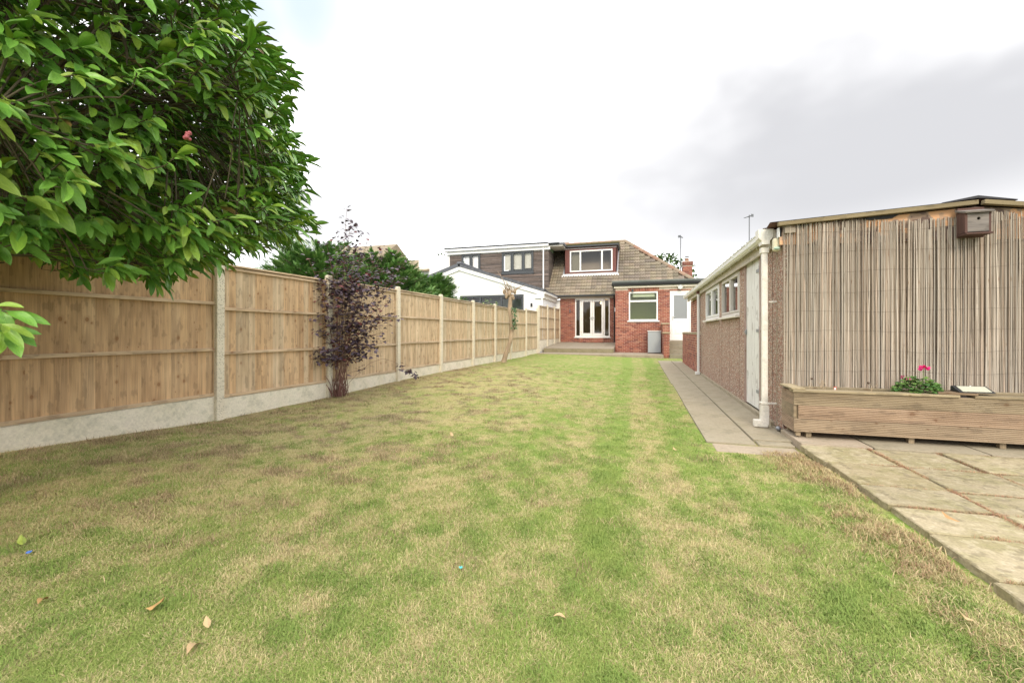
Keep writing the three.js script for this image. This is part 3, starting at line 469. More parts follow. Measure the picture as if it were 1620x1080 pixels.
// reed screen fixed to the garage front
{
  const s = thing('reed_screen', 'weathered reed screen of thin upright canes covering the garage front', 'screen');
  const tones = [[0.62, 0.545, 0.455], [0.565, 0.49, 0.41], [0.72, 0.65, 0.56], [0.485, 0.415, 0.345], [0.595, 0.54, 0.465], [0.76, 0.695, 0.605], [0.54, 0.50, 0.44], [0.61, 0.50, 0.405]].map((c, i) => mat('dry_reed', c, 0.8, { map: woodMap }));
  const geos = [];
  for (let k = 0; k < 10; k++) { const pts = [], n = 6, bow = R(-0.012, 0.012); for (let i = 0; i <= n; i++) pts.push([bow * Math.sin(i / n * Math.PI) + R(-0.0012, 0.0012), i / n, R(-0.003, 0.003)]); const g = tubeOf(pts, t => { const q = (t * 5 + k * 0.37) % 1; return 0.0052 * (1.08 - 0.16 * t) * (q < 0.05 ? 1.25 : 1); }, 0, 20, 6); geos.push(grain(g, 'y', R(0, 1), R(0, 2))); }
  let n = 0;
  for (let x = 1.60; x < 4.05 && n < 299; n++) {
    const sc = R(0.65, 1.35), topLine = x < 3.38 ? lerp(2.445, 2.475, (x - 1.6) / 1.78) : 2.475 - (x - 3.38) * 0.15, dip = sm(2.2, 2.9, x) * (1 - sm(3.35, 3.55, x)) * 0.055;
    const y1 = topLine - dip + (rnd() < 0.1 ? R(-0.14, -0.03) : R(-0.025, 0.008)), y0 = 0.16 + R(-0.04, 0.03);
    const o = mesh('reed', geos[n % 10], tones[Math.floor(R(0, 8))], s); o.position.set(x, y0, -5.698 + R(-0.008, 0.01) + 0.010 * Math.sin(x * 7)); o.scale.set(sc, y1 - y0, sc); o.rotation.z = R(-0.007, 0.007) - 0.004 * Math.sin(x * 3); o.rotation.y = R(0, 6);
    x += 0.0085 * (0.55 + sc * 0.45) * (rnd() < 0.03 ? 1.5 : 1);
  }
  const wm = mat('rusty_wire', [0.11, 0.09, 0.075], 0.7);
  for (let k = 0; k < 10; k++) { const y = 0.32 + k * 0.222, pts = []; for (let x = 1.60; x <= 4.1; x += 0.1) pts.push([x, y + 0.012 * Math.sin(x * 4.3 + k * 1.3) + R(-0.004, 0.004) + (x > 3.2 ? 0.04 * (x - 3.2) : 0), -5.683 + 0.010 * Math.sin(x * 7)]); mesh('wire', tubeOf(pts, 0.0011, 0.0011, 60, 4), wm, s); }
}
// bird box
{
  const b = thing('bird_box', 'old grey wooden bird box with a round hole under the garage gable', 'bird box', [3.225, 2.19, -5.60]);
  const grey = W('weathered_wood', [0.31, 0.285, 0.27]), brown = W('dark_stained_wood', [0.16, 0.085, 0.07]);
  mesh('back_board', bx(-0.05, 0.17, -0.01, 0.30, -0.065, -0.045, 'y', 0.003), brown, b);
  mesh('side_panel', bx(-0.055, -0.035, 0.02, 0.245, -0.045, 0.075, 'y', 0.003), brown, b); mesh('side_panel', bx(0.135, 0.155, 0.02, 0.245, -0.045, 0.075, 'y', 0.003), brown, b);
  const sh = new THREE.Shape([[-0.035, 0.03], [0.135, 0.03], [0.135, 0.215], [-0.035, 0.215]].map(p => new THREE.Vector2(...p))); const h = new THREE.Path(); h.absarc(0.055, 0.16, 0.016, 0, Math.PI * 2, true); sh.holes.push(h);
  mesh('front_panel', grain(new THREE.ExtrudeGeometry(sh, { depth: 0.015, bevelEnabled: true, bevelSize: 0.002, bevelThickness: 0.002, bevelSegments: 1 }).translate(0, 0, 0.058), 'x', 0.3, 0.2), grey, b);
  mesh('inside', bx(-0.034, 0.134, 0.03, 0.21, -0.044, -0.03), mBlack, b);
  mesh('floor_board', bx(-0.055, 0.16, 0.0, 0.018, -0.045, 0.095, 'x', 0.003), brown, b);
  const r = mesh('lid', bx(-0.07, 0.165, -0.01, 0.01, -0.055, 0.11, 'x', 0.003, 0.2), grey, b); r.position.y = 0.255; r.rotation.x = 0.28;
}
// planter of grooved decking boards
{
  const p = thing('planter_box', 'long low timber planter of grooved decking boards before the reed screen', 'planter');
  const tones = [[0.50, 0.39, 0.27], [0.55, 0.405, 0.285], [0.45, 0.365, 0.245], [0.58, 0.44, 0.31]].map(c => W('decking_timber', c));
  const cap = [[0.50, 0.42, 0.27], [0.44, 0.37, 0.24]].map(c => W('weathered_cap', c));
  const deck = (len, h = 0.138, ov = 0) => { const pts = [[0, 0], [0.024, 0]]; const n = 8, w = h / n; pts[1] = [0.020, 0]; for (let i = 0; i < n; i++) { const y = i * w; pts.push([0.024, y + 0.001], [0.026, y + w * 0.3], [0.026, y + w * 0.52], [0.024, y + w * 0.72], [0.0185, y + w * 0.76], [0.0185, y + w * 0.97]); } pts.push([0.018, h], [0, h]); const g = poly(pts, len); g.rotateY(Math.PI / 2); /* x -> -z, z -> x */ return grain(g, 'x', R(0, 1), ov); };
  // profile depth faces -z after the turn; mirror so grooves face +z
  const front = (x0, x1, y, k) => { const g = deck(x1 - x0, 0.138, R(0, 2)); g.rotateY(Math.PI); g.translate(x1, 0, 0); const o = mesh('decking_board', g, tones[k % 4], p); o.position.set(0, y, -5.306); return o; };
  front(1.575, 5.4, 0.135, 0); front(1.615, 5.4, 0.277, 1); front(1.575, 5.4, 0.419, 2);
  const end = (z0, z1, y, k) => { const g = deck(z1 - z0, 0.138, R(0, 2)); g.rotateY(Math.PI / 2); const o = mesh('decking_board', g, tones[k % 4], p); o.position.set(1.596, y, 0); g.computeBoundingBox(); const b = g.boundingBox; o.position.z = z1 - b.max.z; o.position.x = 1.572 - b.min.x; };
  end(-5.70, -5.310, 0.135, 1); end(-5.70, -5.292, 0.277, 2); end(-5.70, -5.310, 0.419, 3);
  mesh('back_board', bx(1.60, 5.4, 0.14, 0.555, -5.665, -5.64, 'x', 0), tones[2], p);
  mesh('corner_post', bx(1.60, 1.645, 0.085, 0.555, -5.352, -5.308, 'y', 0.003), tones[2], p); mesh('corner_post', bx(1.605, 1.65, 0.085, 0.555, -5.64, -5.595, 'y', 0.003), tones[2], p);
  mesh('front_cap', bx(1.56, 2.985, 0.558, 0.582, -5.40, -5.265, 'x', 0.004, 0.1, 0.4), cap[0], p); mesh('front_cap', bx(3.10, 5.4, 0.558, 0.582, -5.39, -5.268, 'x', 0.004, 0.6, 0.9), cap[1], p);
  mesh('end_cap', bx(1.548, 1.68, 0.584, 0.604, -5.70, -5.275, 'z', 0.004, 0.4, 0.2), cap[0], p); mesh('back_cap', bx(1.68, 5.4, 0.558, 0.58, -5.685, -5.60, 'x', 0.004, 0.8), cap[1], p);
  mesh('loose_plank', grain(poly([[2.83, 5.30], [3.12, 5.262], [3.17, 5.42], [3.05, 5.53], [2.86, 5.45]], 0.02).rotateX(-Math.PI / 2).translate(0, 0.585, 0).scale(1, 1, 1), 'x'), W('brown_plank', [0.34, 0.25, 0.16]), p).position.set(0, 0, 0);
  for (const x of [1.70, 2.60, 3.32, 4.2]) { mesh('foot', bx(x, x + 0.05, 0.072, 0.142, -5.37, -5.325, 'y', 0.003), tones[2], p); mesh('foot', bx(x, x + 0.05, 0.072, 0.142, -5.62, -5.575, 'y', 0.003), tones[2], p); }
  mesh('base_board', bx(1.60, 5.4, 0.142, 0.16, -5.64, -5.332), tones[3], p);
  mesh('soil', bx(1.6, 5.4, 0.16, 0.535, -5.635, -5.335), mat('potting_soil', [0.06, 0.045, 0.035], 1, { bumpMap: concBump, bumpScale: 0.02 }), p);
}

// ---------------------------------------------------------------- terrace and steps before the house
{
  const p = struct('terrace', 'two-level concrete terrace before the french doors');
  mesh('lower_step', bx(-4.86, 0.98, -0.1, 0.165, -22.62, -20.28, 'x', 0.012), conc('step_concrete', [0.40, 0.34, 0.265]), p);
  const g = grain(poly([[21.62, -0.05], [25.76, -0.05], [25.76, 0.60], [21.62, 0.385]], 3.50).rotateY(Math.PI / 2).translate(-4.78, 0, 0), 'x');
  mesh('upper_step', g, conc('step_concrete', [0.38, 0.33, 0.26]), p);
  mesh('step_riser', bx(-4.77, -1.29, 0.167, 0.345, -21.618, -21.600, 'x'), conc('mossy_concrete', [0.30, 0.27, 0.17]), p);
}
{
  const s = thing('door_steps', 'concrete steps with stepped red brick side wall up to the white back door', 'steps');
  const m = conc('step_concrete', [0.33, 0.29, 0.22]);
  [[0.0, 0.205, 20.25], [0.205, 0.395, 20.62], [0.395, 0.585, 20.98], [0.585, 0.765, 21.34]].forEach(([a, b, t]) => mesh('step', bx(1.232, 1.95, a - (a ? 0 : 0.1), b, -22.62, -t, 'x', 0.012, R(0, 1)), m, s));
  for (const [t0, t1, y1] of [[20.45, 21.35, 1.12], [21.352, 22.62, 1.55]]) {
    mesh('mortar', bx(0.99, 1.22, -0.1, y1, -t1, -t0, 'y'), mMortar, s);
    bricks(s, 0, 0.23, y1 > 1.2 ? 1.125 : 0, y1, [], [0.99, 0, -t0 + 0.012], 0); bricks(s, 0, t1 - t0, 0, y1, [], [0.985, 0, -t1], -Math.PI / 2); bricks(s, 0, t1 - t0, 0.1, y1, [], [1.225, 0, -t0], Math.PI / 2);
    for (let t = t0; t < t1 - 0.1; t += 0.3) mesh('coping', bx(0.94, 1.27, y1 + 0.005, y1 + 0.075, -Math.min(t + 0.29, t1 + 0.02), -t + (t === t0 ? 0.05 : 0), 'x', 0.012, R(0, 1)), conc('coping_stone', [0.46, 0.38, 0.26]), s);
  }
}
{
  const c = thing('grey_cabinet', 'plain pale grey metal cabinet against the house wall beside the steps', 'cabinet', [0.33, 0.165, -21.9]);
  const m = mat('grey_painted_steel', [0.35, 0.385, 0.40], 0.5);
  mesh('body', bx(0, 0.60, 0.03, 1.06, -0.35, -0.02, 'y', 0.012), m, c); mesh('door', bx(0.006, 0.594, 0.04, 1.05, -0.018, 0.0, 'y', 0.008), m, c); mesh('top', bx(-0.03, 0.62, 1.062, 1.10, -0.37, 0.02, 'x', 0.01), mat('pale_worktop', [0.72, 0.70, 0.66], 0.5), c); mesh('foot', bx(0.02, 0.58, 0, 0.028, -0.33, -0.04), mBlack, c);
}

// ---------------------------------------------------------------- the brick house
function tile(w, gauge, seed) {                                // double-roll concrete tile lying on z = 0, up the slope along +y
  const n = 14, pos = [], idx = [], L = gauge + 0.06, prof = t => { const q = (t * 2) % 1; return 0.006 + 0.024 * Math.pow(Math.max(0, Math.sin(Math.PI * clamp((q - 0.35) / 0.6))), 1.2); };
  for (let j = 0; j < 2; j++) for (let i = 0; i <= n; i++) pos.push((i / n - 0.5) * w, j * L, prof(i / n) + (j ? -0.012 : 0.032));
  for (let i = 0; i <= n; i++) pos.push((i / n - 0.5) * w, 0, -0.008);
  for (let i = 0; i < n; i++) { const a = i, b = i + 1, c = n + 1 + i, d = c + 1, e = 2 * (n + 1) + i; idx.push(a, b, c, b, d, c, e, e + 1, a, e + 1, b, a); }
  const g = new THREE.BufferGeometry(); g.setAttribute('position', new THREE.Float32BufferAttribute(pos, 3)); g.setIndex(idx); const q = g.toNonIndexed(); q.computeVertexNormals(); return grain(q, 'y', seed, seed);
}
const mTile = mat('concrete_tile', [1, 1, 1], 0.95, { map: concMap, side: THREE.DoubleSide });
// tiles on a plane from the eave at (y0, t0) with the given slope; keep(x, along) says where there are tiles
function tileRoof(parent, x0, x1, y0, t0, pitch, len, keep, pal, w = 0.31, gauge = 0.30) {
  const list = [], nrow = Math.ceil(len / gauge);
  for (let j = 0; j < nrow; j++) for (let x = x0 + w / 2; x < x1; x += w) {
    const a = j * gauge; if (!keep(x, a)) continue;
    const y = y0 + a * Math.sin(pitch), z = -(t0 + a * Math.cos(pitch));
    const b = fbm(x * 0.9, a * 0.9, 3, 1100); list.push([trs(x, y, z, pitch - Math.PI / 2 + 0.0, 0, R(-0.006, 0.006), 1), vary(mix3(pal[0], pal[1], clamp((b - 0.5) * 3 + R(0, 1))), 0.16)]);
  }
  // the tile's up-slope axis is +y, so it is laid back by the pitch
  return instances('roof_tiles', tile(w, gauge, 0.2), mTile, list, parent);
}
{
  const h = thing('brick_house', 'red brick house with tiled hipped roof, dormer, french doors and flat roofed extension', 'house');
  const TM = 25.8, TE = 22.66, XL = -4.68, pitch = Math.PI / 4, EY = 3.36, ET = 25.5;
  // main wall with the french door opening
  const fd = [-3.78, -1.74, 0.90, 3.20];
  mesh('wall', wallHoles(XL, -1.2, -0.1, 3.36, [fd], -TM, 0.25), mMortar, h); bricks(h, XL, -1.25, 0.5, 3.30, [fd], [0, 0, -TM + 0.012]);
  // extension: front and left side
  const kw = [-0.59, 0.82, 1.77, 3.23], bd = [1.38, 2.36, 0.78, 3.21];
  mesh('wall', wallHoles(-1.24, 3.3, -0.1, 3.52, [kw, bd], -TE, 0.25), mMortar, h); bricks(h, -1.24, 3.3, 0.165, 3.36, [kw, bd], [0, 0, -TE + 0.012]);
  { // soldier course over the window and the top courses
    const list = []; for (let x = -0.62; x < 0.86; x += 0.075) list.push([trs(x + 0.0325, 3.345, -TE + 0.004, 0, 0, Math.PI / 2, 0.9, 1, 1), vary(BR[Math.floor(R(0, 5))], 0.12)]); instances('soldier_course', brickGeo, mBrick, list, h);
  }
  mesh('wall', bx(-1.24, -1.02, -0.1, 3.52, -TM - 0.1, -TE - 0.25), mMortar, h); bricks(h, 0, TM - TE, 0.165, 3.45, [], [-1.252, 0, -TM], -Math.PI / 2);
  mesh('wall', bx(3.08, 3.30, -0.1, 3.52, -33, -TE - 0.25), mMortar, h); mesh('wall', bx(XL, 3.08, -0.1, 3.3, -33.2, -32.95), mMortar, h);
  // rooms behind the glass
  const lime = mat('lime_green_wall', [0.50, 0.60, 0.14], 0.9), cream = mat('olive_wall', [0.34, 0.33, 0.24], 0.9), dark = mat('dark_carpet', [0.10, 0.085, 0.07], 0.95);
  mesh('room_wall', join([bx(-1.0, 3.0, 0.7, 3.4, -24.9, -24.8), bx(-1.015, -0.99, 0.7, 3.4, -25.9, -TE - 0.26), bx(3.0, 3.05, 0.7, 3.4, -25.9, -TE - 0.26)]), lime, h);
  mesh('kitchen_unit', bx(-0.9, 2.9, 0.75, 1.65, -24.79, -24.3), mat('kitchen_white', [0.5, 0.5, 0.48], 0.5), h); mesh('kitchen_unit', bx(-0.65, 0.9, 0.75, 1.66, -23.5, -TE - 0.28), mat('kitchen_white', [0.5, 0.5, 0.48], 0.5), h);
  mesh('ceiling', bx(-1.0, 3.0, 3.3, 3.4, -25.9, -TE - 0.26), mat('white_ceiling', [0.7, 0.7, 0.68], 0.9), h); mesh('floor', bx(-1.0, 3.0, 0.6, 0.72, -25.9, -TE - 0.26), dark, h);
  mesh('room_wall', join([bx(XL + 0.02, 3.0, 0.7, 3.35, -31.0, -30.9), bx(XL + 0.02, XL + 0.1, 0.7, 3.35, -30.9, -TM - 0.26), bx(-1.26, -1.2, 0.7, 3.35, -30.9, -TM - 0.26)]), cream, h);
  mesh('ceiling', bx(XL, -1.2, 3.3, 3.38, -30.9, -TM - 0.26), mat('white_ceiling', [0.7, 0.7, 0.68], 0.9), h); mesh('floor', bx(XL, -1.2, 0.78, 0.86, -30.9, -TM - 0.26), dark, h);
  const lamp = mesh('ceiling_lamp', new THREE.SphereGeometry(0.07, 16, 12).translate(-2.45, 3.07, -28.2), mat('lit_lamp', [0.9, 0.8, 0.6], 0.5, { emissive: new THREE.Color(1, 0.72, 0.36), emissiveIntensity: 3.0 }), h);
  const pl = new THREE.PointLight(0xffc27a, 0.9, 0, 2); pl.position.set(-2.45, 3.07, -28.2); pl.castShadow = true; pl.shadow.radius = 3.5; lamp.add(pl);
  // french doors: outer frame with side lights, two leaves
  const z = -TM + 0.02, f = mesh('door_frame', join([bx(fd[0], fd[1], 3.12, 3.20, z - 0.08, z, 'x', 0.008), bx(fd[0], fd[1], 0.90, 0.98, z - 0.08, z, 'x', 0.008), ...[[fd[0], fd[0] + 0.07], [fd[1] - 0.07, fd[1]], [-3.50, -3.42], [-2.10, -2.02]].map(([a, b]) => bx(a, b, 0.98, 3.12, z - 0.08, z - 0.002, 'y', 0.008))]), mWhite, h);
  for (const [a, b] of [[fd[0] + 0.07, -3.50], [-2.02, fd[1] - 0.07]]) mesh('pane', new THREE.PlaneGeometry(b - a, 2.14).translate((a + b) / 2, 2.05, z - 0.05), mGlass, f);
  mesh('door_sill', bx(fd[0] - 0.06, fd[1] + 0.06, 0.845, 0.90, z - 0.06, z + 0.09, 'x', 0.008), mWhite, h);
  const chrome = mat('chrome', [0.6, 0.6, 0.6], 0.25, { metalness: 0.9 });
  for (const [a, b, hx] of [[-3.415, -2.765, -2.80], [-2.755, -2.105, -2.72]]) {
    const s = 0.115, zz = z + 0.014, l = mesh('door_leaf', join([bx(a, b, 0.985, 1.13, z - 0.06, zz, 'x', 0.008), bx(a, b, 3.0, 3.115, z - 0.06, zz, 'x', 0.008), bx(a, a + s, 1.13, 3.0, z - 0.06, zz, 'y', 0.008), bx(b - s, b, 1.13, 3.0, z - 0.06, zz, 'y', 0.008)]), mWhite, h);
    mesh('pane', new THREE.PlaneGeometry(b - a - 2 * s, 1.87).translate((a + b) / 2, 2.065, z - 0.02), mGlass, l);
    mesh('handle', join([bx(hx - 0.02, hx + 0.02, 1.88, 2.10, zz + 0.001, zz + 0.012, 'y', 0.003), bx(hx === -2.80 ? hx - 0.13 : hx, hx === -2.80 ? hx : hx + 0.13, 2.02, 2.045, zz + 0.03, zz + 0.05, 'x', 0.004), cyl(hx, 2.02, 2.045, zz + 0.022, 0.012)]), chrome, l);
    const hg = a < -3 ? a + 0.02 : b - 0.02; for (const y of [1.2, 2.0, 2.85]) mesh('hinge', bx(hg - 0.025, hg + 0.025, y - 0.05, y + 0.05, zz, zz + 0.012, 'y', 0.003), mWhiteOld, l);
  }
  { const st = mesh('door_step', bx(-3.5, -2.08, 0.62, 0.78, -TM + 0.02, -25.35), mMortar, h); bricks(h, 0, 1.42, 0.60, 0.80, [], [-3.5, 0, -25.34]); }
  mesh('wall_lamp', join([bx(-4.12, -4.06, 2.35, 2.55, -TM + 0.015, -TM + 0.07, 'y', 0.01)]), mSteel, h);
  // kitchen window and back door
  windowUnit(h, kw[0], kw[1], kw[2], kw[3], -TE + 0.005, mWhite, { bar: 0.07, mid: 0.09, ys: [2.76], depth: 0.08 });
  mesh('sill', bx(kw[0] - 0.07, kw[1] + 0.07, 1.71, 1.772, -TE - 0.05, -TE + 0.09, 'x', 0.008), mWhite, h);
  mesh('blind', bx(kw[0] + 0.2, kw[1] - 0.15, 2.99, 3.15, -TE - 0.20, -TE - 0.19), mat('pale_green_blind', [0.62, 0.70, 0.45], 0.9), h);
  const dz = -TE + 0.005, df = mesh('door_frame', join([bx(bd[0], bd[1], 3.13, 3.21, dz - 0.08, dz, 'x', 0.008), bx(bd[0], bd[0] + 0.075, 0.78, 3.13, dz - 0.08, dz, 'y', 0.008), bx(bd[1] - 0.075, bd[1], 0.78, 3.13, dz - 0.08, dz, 'y', 0.008)]), mWhite, h);
  { const a = bd[0] + 0.08, b = bd[1] - 0.08, zz = dz - 0.012, s = 0.105; const l = mesh('back_door', join([bx(a, b, 0.79, 1.02, zz - 0.05, zz, 'x', 0.008), bx(a, b, 3.0, 3.125, zz - 0.05, zz, 'x', 0.008), bx(a, b, 1.72, 1.86, zz - 0.05, zz, 'x', 0.008), bx(a, a + s, 1.02, 3.0, zz - 0.05, zz - 0.001, 'y', 0.008), bx(b - s, b, 1.02, 3.0, zz - 0.05, zz - 0.001, 'y', 0.008), bx(a + s, b - s, 1.02, 1.72, zz - 0.045, zz - 0.018, 'y', 0), bx(a + s + 0.09, b - s - 0.09, 1.12, 1.62, zz - 0.018, zz - 0.004, 'y', 0.01)]), mWhite, h); mesh('pane', new THREE.PlaneGeometry(b - a - 2 * s, 1.14).translate((a + b) / 2, 2.43, zz - 0.025), mat('obscured_glass', [0.46, 0.48, 0.50], 0.3, { transmission: 0.45, thickness: 0, ior: 1.5 }), l); mesh('handle', join([bx(a + 0.035, a + 0.075, 1.78, 2.0, zz, zz + 0.012, 'y', 0.003), bx(a + 0.04, a + 0.17, 1.93, 1.955, zz + 0.025, zz + 0.045, 'x', 0.004)]), chrome, l); }
  mesh('threshold', bx(bd[0] - 0.03, bd[1] + 0.03, 0.70, 0.785, dz - 0.05, dz + 0.06, 'x', 0.006), mConcPath, h);
  // extension roof: pale soffit board, black gutter, grey flat roof
  mesh('soffit_board', bx(-1.32, 3.36, 3.43, 3.53, -TE - 0.02, -TE + 0.13, 'x', 0.004), mat('cream_board', [0.72, 0.66, 0.55], 0.6), h);
  { const g = poly([[0.06, 0.06], [0.05, -0.02], [0.02, -0.06], [-0.03, -0.06], [-0.06, -0.03], [-0.06, 0.06]], 4.85); g.rotateY(-Math.PI / 2); g.translate(3.42, 3.60, -TE + 0.20); mesh('gutter', grain(toCreasedNormals(g, 0.6), 'x'), mBlack, h); }
  mesh('flat_roof', join([bx(-1.40, 3.44, 3.53, 3.70, -26.4, -TE + 0.125, 'x', 0.01), bx(-1.42, 3.46, 3.70, 3.80, -26.4, -TE + 0.16, 'x', 0.02)]), mat('grey_green_felt', [0.17, 0.19, 0.18], 0.85, { map: concMap }), h);
  mesh('barge_board', grain(poly([[-0.42, 0.0], [0, -0.22], [0, 0.05], [-0.42, 0.10]], 0.03).rotateY(-Math.PI / 2).translate(-1.36, 3.56, -TE - 0.2)), mBlack, h);
  // lamp and alarm box on the extension
  mesh('wall_lamp', join([bx(-0.45, -0.35, 3.30, 3.36, -TE + 0.014, -TE + 0.13, 'y', 0.012), cyl(-0.40, 3.24, 3.30, -TE + 0.09, 0.055, 14)]), mDark, h);
  mesh('wall_lamp', bx(-1.34, -1.27, 2.28, 2.50, -23.6, -23.5, 'y', 0.015), mWhite, h);
  { const g = new THREE.CylinderGeometry(0.11, 0.12, 0.06, 8); g.rotateX(Math.PI / 2); g.translate(1.85, 3.40, -TE + 0.16); mesh('alarm_box', grain(g.toNonIndexed()), mat('grey_plastic', [0.55, 0.57, 0.56], 0.5), h); }
  // main roof
  const inDormer = (x, a) => x > -4.72 && x < -1.28 && a > 1.96, ax = -1.0, alen = 5.45;
  const hipX = a => 3.05 + (ax - 3.05) * ((a * Math.cos(pitch)) - 0) / 3.85 + 0.0;   // right end of the roof at this height
  const pal = [[0.30, 0.25, 0.185], [0.215, 0.185, 0.145]];
  tileRoof(h, -5.67, 4.2, EY - 0.03, ET - 0.07, pitch, alen, (x, a) => x < 3.9 - (a + 0.3) * Math.cos(pitch) * (4.9 / 3.85) - 0.06 && !inDormer(x, a) && !(x > -1.1 && a < 0.5), pal);
  const sh = mat('roof_underlay', [0.22, 0.18, 0.13], 0.95, { map: concMap, side: THREE.DoubleSide });
  const flat = (pts) => { const q = new THREE.BufferGeometry(), p = []; for (let i = 1; i < pts.length - 1; i++) p.push(...pts[0], ...pts[i], ...pts[i + 1]); q.setAttribute('position', new THREE.Float32BufferAttribute(p, 3)); q.computeVertexNormals(); return grain(q); };
  const RY = EY + 3.85, RT = ET + 3.85;
  mesh('roof_deck', join([flat([[-5.66, EY - 0.04, -ET], [3.9, EY - 0.04, -ET], [ax, RY - 0.04, -RT], [-5.66, RY - 0.04, -RT]]), flat([[3.9, EY - 0.04, -ET], [3.9, EY - 0.04, -33.2], [ax, RY - 0.04, -RT]]), flat([[3.9, EY - 0.04, -33.2], [-5.36, EY - 0.04, -33.2], [-5.36, RY - 0.04, -RT], [ax, RY - 0.04, -RT]])]), sh, h);
  const cap = new THREE.CylinderGeometry(0.14, 0.15, 0.46, 10, 1, true, 0, Math.PI); cap.rotateY(-Math.PI / 2); const capG = grain(cap.toNonIndexed(), 'y'); // half round, along y, bulging to +z
  const ridgeM = [[0.34, 0.20, 0.14], [0.38, 0.25, 0.18], [0.33, 0.26, 0.19]].map(c => mat('ridge_clay', c, 0.9, { map: concMap, side: THREE.DoubleSide }));
  const capsAlong = (A, B, nrm) => { const a = V(...A), b = V(...B), L = a.distanceTo(b), n = Math.round(L / 0.42), d = b.clone().sub(a).normalize(); for (let i = 0; i < n; i++) { const o = mesh('ridge_tile', capG, ridgeM[Math.floor(R(0, 3))], h); const m = basis(a.clone().addScaledVector(d, (i + 0.5) * L / n), d, V(...nrm), 1); o.applyMatrix4(m); } };
  capsAlong([-5.2, RY - 0.05, -RT], [ax, RY - 0.05, -RT], [0, 1, 0.3]); capsAlong([3.9, EY - 0.06, -ET + 0.03], [ax, RY - 0.05, -RT], [0.4, 1, 0.4]);
  // main eaves gutter, fascia and downpipe
  { const g = poly([[0.055, 0.05], [0.045, -0.02], [0.015, -0.05], [-0.03, -0.05], [-0.055, -0.02], [-0.055, 0.05]], 4.1); g.rotateY(-Math.PI / 2); g.translate(-1.27, 3.34, -ET + 0.10); mesh('gutter', grain(toCreasedNormals(g, 0.6), 'x'), mDark, h); }
  mesh('fascia', bx(XL - 0.1, -1.27, 3.20, 3.30, -TM, -TM + 0.14, 'x', 0.004), mat('greyish_board', [0.60, 0.55, 0.50], 0.6), h); mesh('soffit_board', bx(XL - 0.1, -1.27, 3.30, 3.335, -TM, -TM + 0.26, 'x'), mDark, h);
  { const pts = [[-1.48, 3.30, -TM + 0.36], [-1.48, 3.18, -TM + 0.34], [-1.48, 3.02, -TM + 0.12], [-1.48, 2.85, -TM + 0.075], [-1.48, 1.8, -TM + 0.075], [-1.48, 0.56, -TM + 0.075]]; mesh('downpipe', grain(tubeOf(pts, 0.038, 0.038, 30, 10)), mBlack, h); }
  // dormer: red-brown boards, white window, lead, flat roof
  const DT = 27.0, dx0 = -4.62, dx1 = -1.42, red = W('red_brown_cladding', [0.23, 0.075, 0.06], 0.6);
  const face = wallHoles(dx0, dx1, 4.72, 6.50, [[-4.29, -1.66, 4.96, 6.30]], -DT, 0.12); mesh('dormer_front', face, red, h);
  for (const x of [dx0, dx1 - 0.03]) mesh('dormer_cheek', grain(poly([[27.0, 4.75], [28.75, 6.5], [27.0, 6.5]], 0.03).rotateY(Math.PI / 2).translate(x, 0, 0)), red, h);
  windowUnit(h, -4.29, -1.66, 4.96, 6.30, -DT + 0.03, mWhite, { bar: 0.085, mid: 0.10, xs: [-3.63, -2.30], depth: 0.08, sash: 0.0, name: 'dormer_window' });
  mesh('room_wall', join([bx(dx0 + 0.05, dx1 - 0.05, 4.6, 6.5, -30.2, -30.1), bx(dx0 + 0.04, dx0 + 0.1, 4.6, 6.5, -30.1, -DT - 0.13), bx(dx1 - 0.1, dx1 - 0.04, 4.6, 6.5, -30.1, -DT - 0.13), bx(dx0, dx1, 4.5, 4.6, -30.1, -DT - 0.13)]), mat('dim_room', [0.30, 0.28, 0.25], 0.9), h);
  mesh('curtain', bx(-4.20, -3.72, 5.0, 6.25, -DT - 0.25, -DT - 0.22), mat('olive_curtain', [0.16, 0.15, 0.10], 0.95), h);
  mesh('dormer_roof', join([bx(dx0 - 0.10, dx1 + 0.12, 6.50, 6.60, -29.3, -DT + 0.20, 'x', 0.01)]), mDark, h); mesh('dormer_roof', bx(dx0 - 0.13, dx1 + 0.15, 6.60, 6.70, -29.3, -DT + 0.23, 'x', 0.02), mat('mossy_felt', [0.23, 0.23, 0.15], 0.95, { map: slabMap }), h);
  mesh('trim', bx(dx0, dx1, 6.40, 6.44, -DT + 0.001, -DT + 0.03, 'x'), mat('pale_trim', [0.62, 0.56, 0.54], 0.6), h);
  const lead = poly([[dx0 - 0.16, 4.56], [dx1 + 0.22, 4.56], [dx1 + 0.05, 4.74], [dx1 - 0.6, 4.72], [dx0 + 1.2, 4.73], [dx0, 4.74]], 0.02); lead.rotateX(-pitch + Math.PI / 2 - 0.9); lead.computeBoundingBox();
  mesh('lead_apron', grain(poly([[dx0 - 0.20, 0], [dx1 + 0.2, 0], [dx1 + 0.06, 0.26], [dx0 - 0.04, 0.26]], 0.015).rotateX(pitch - Math.PI / 2).translate(0, 4.635, -26.70)), mat('pale_lead', [0.72, 0.70, 0.68], 0.55), h);
  for (const x of [dx1 + 0.01, dx0 - 0.10]) mesh('lead_soaker', grain(poly([[0, 0], [0.09, 0], [0.09, 2.45], [0, 2.45]], 0.03).rotateX(pitch - Math.PI / 2).translate(x, 4.78, -26.90)), mLead, h);
  // chimney
  const ch = mesh('chimney', bx(2.40, 2.92, 3.6, 5.36, -27.9, -27.4), mMortar, h);
  bricks(ch, 0, 0.52, 3.75, 5.15, [], [2.40, 0, -27.388]); bricks(ch, 0, 0.5, 3.75, 5.15, [], [2.388, 0, -27.9], -Math.PI / 2);
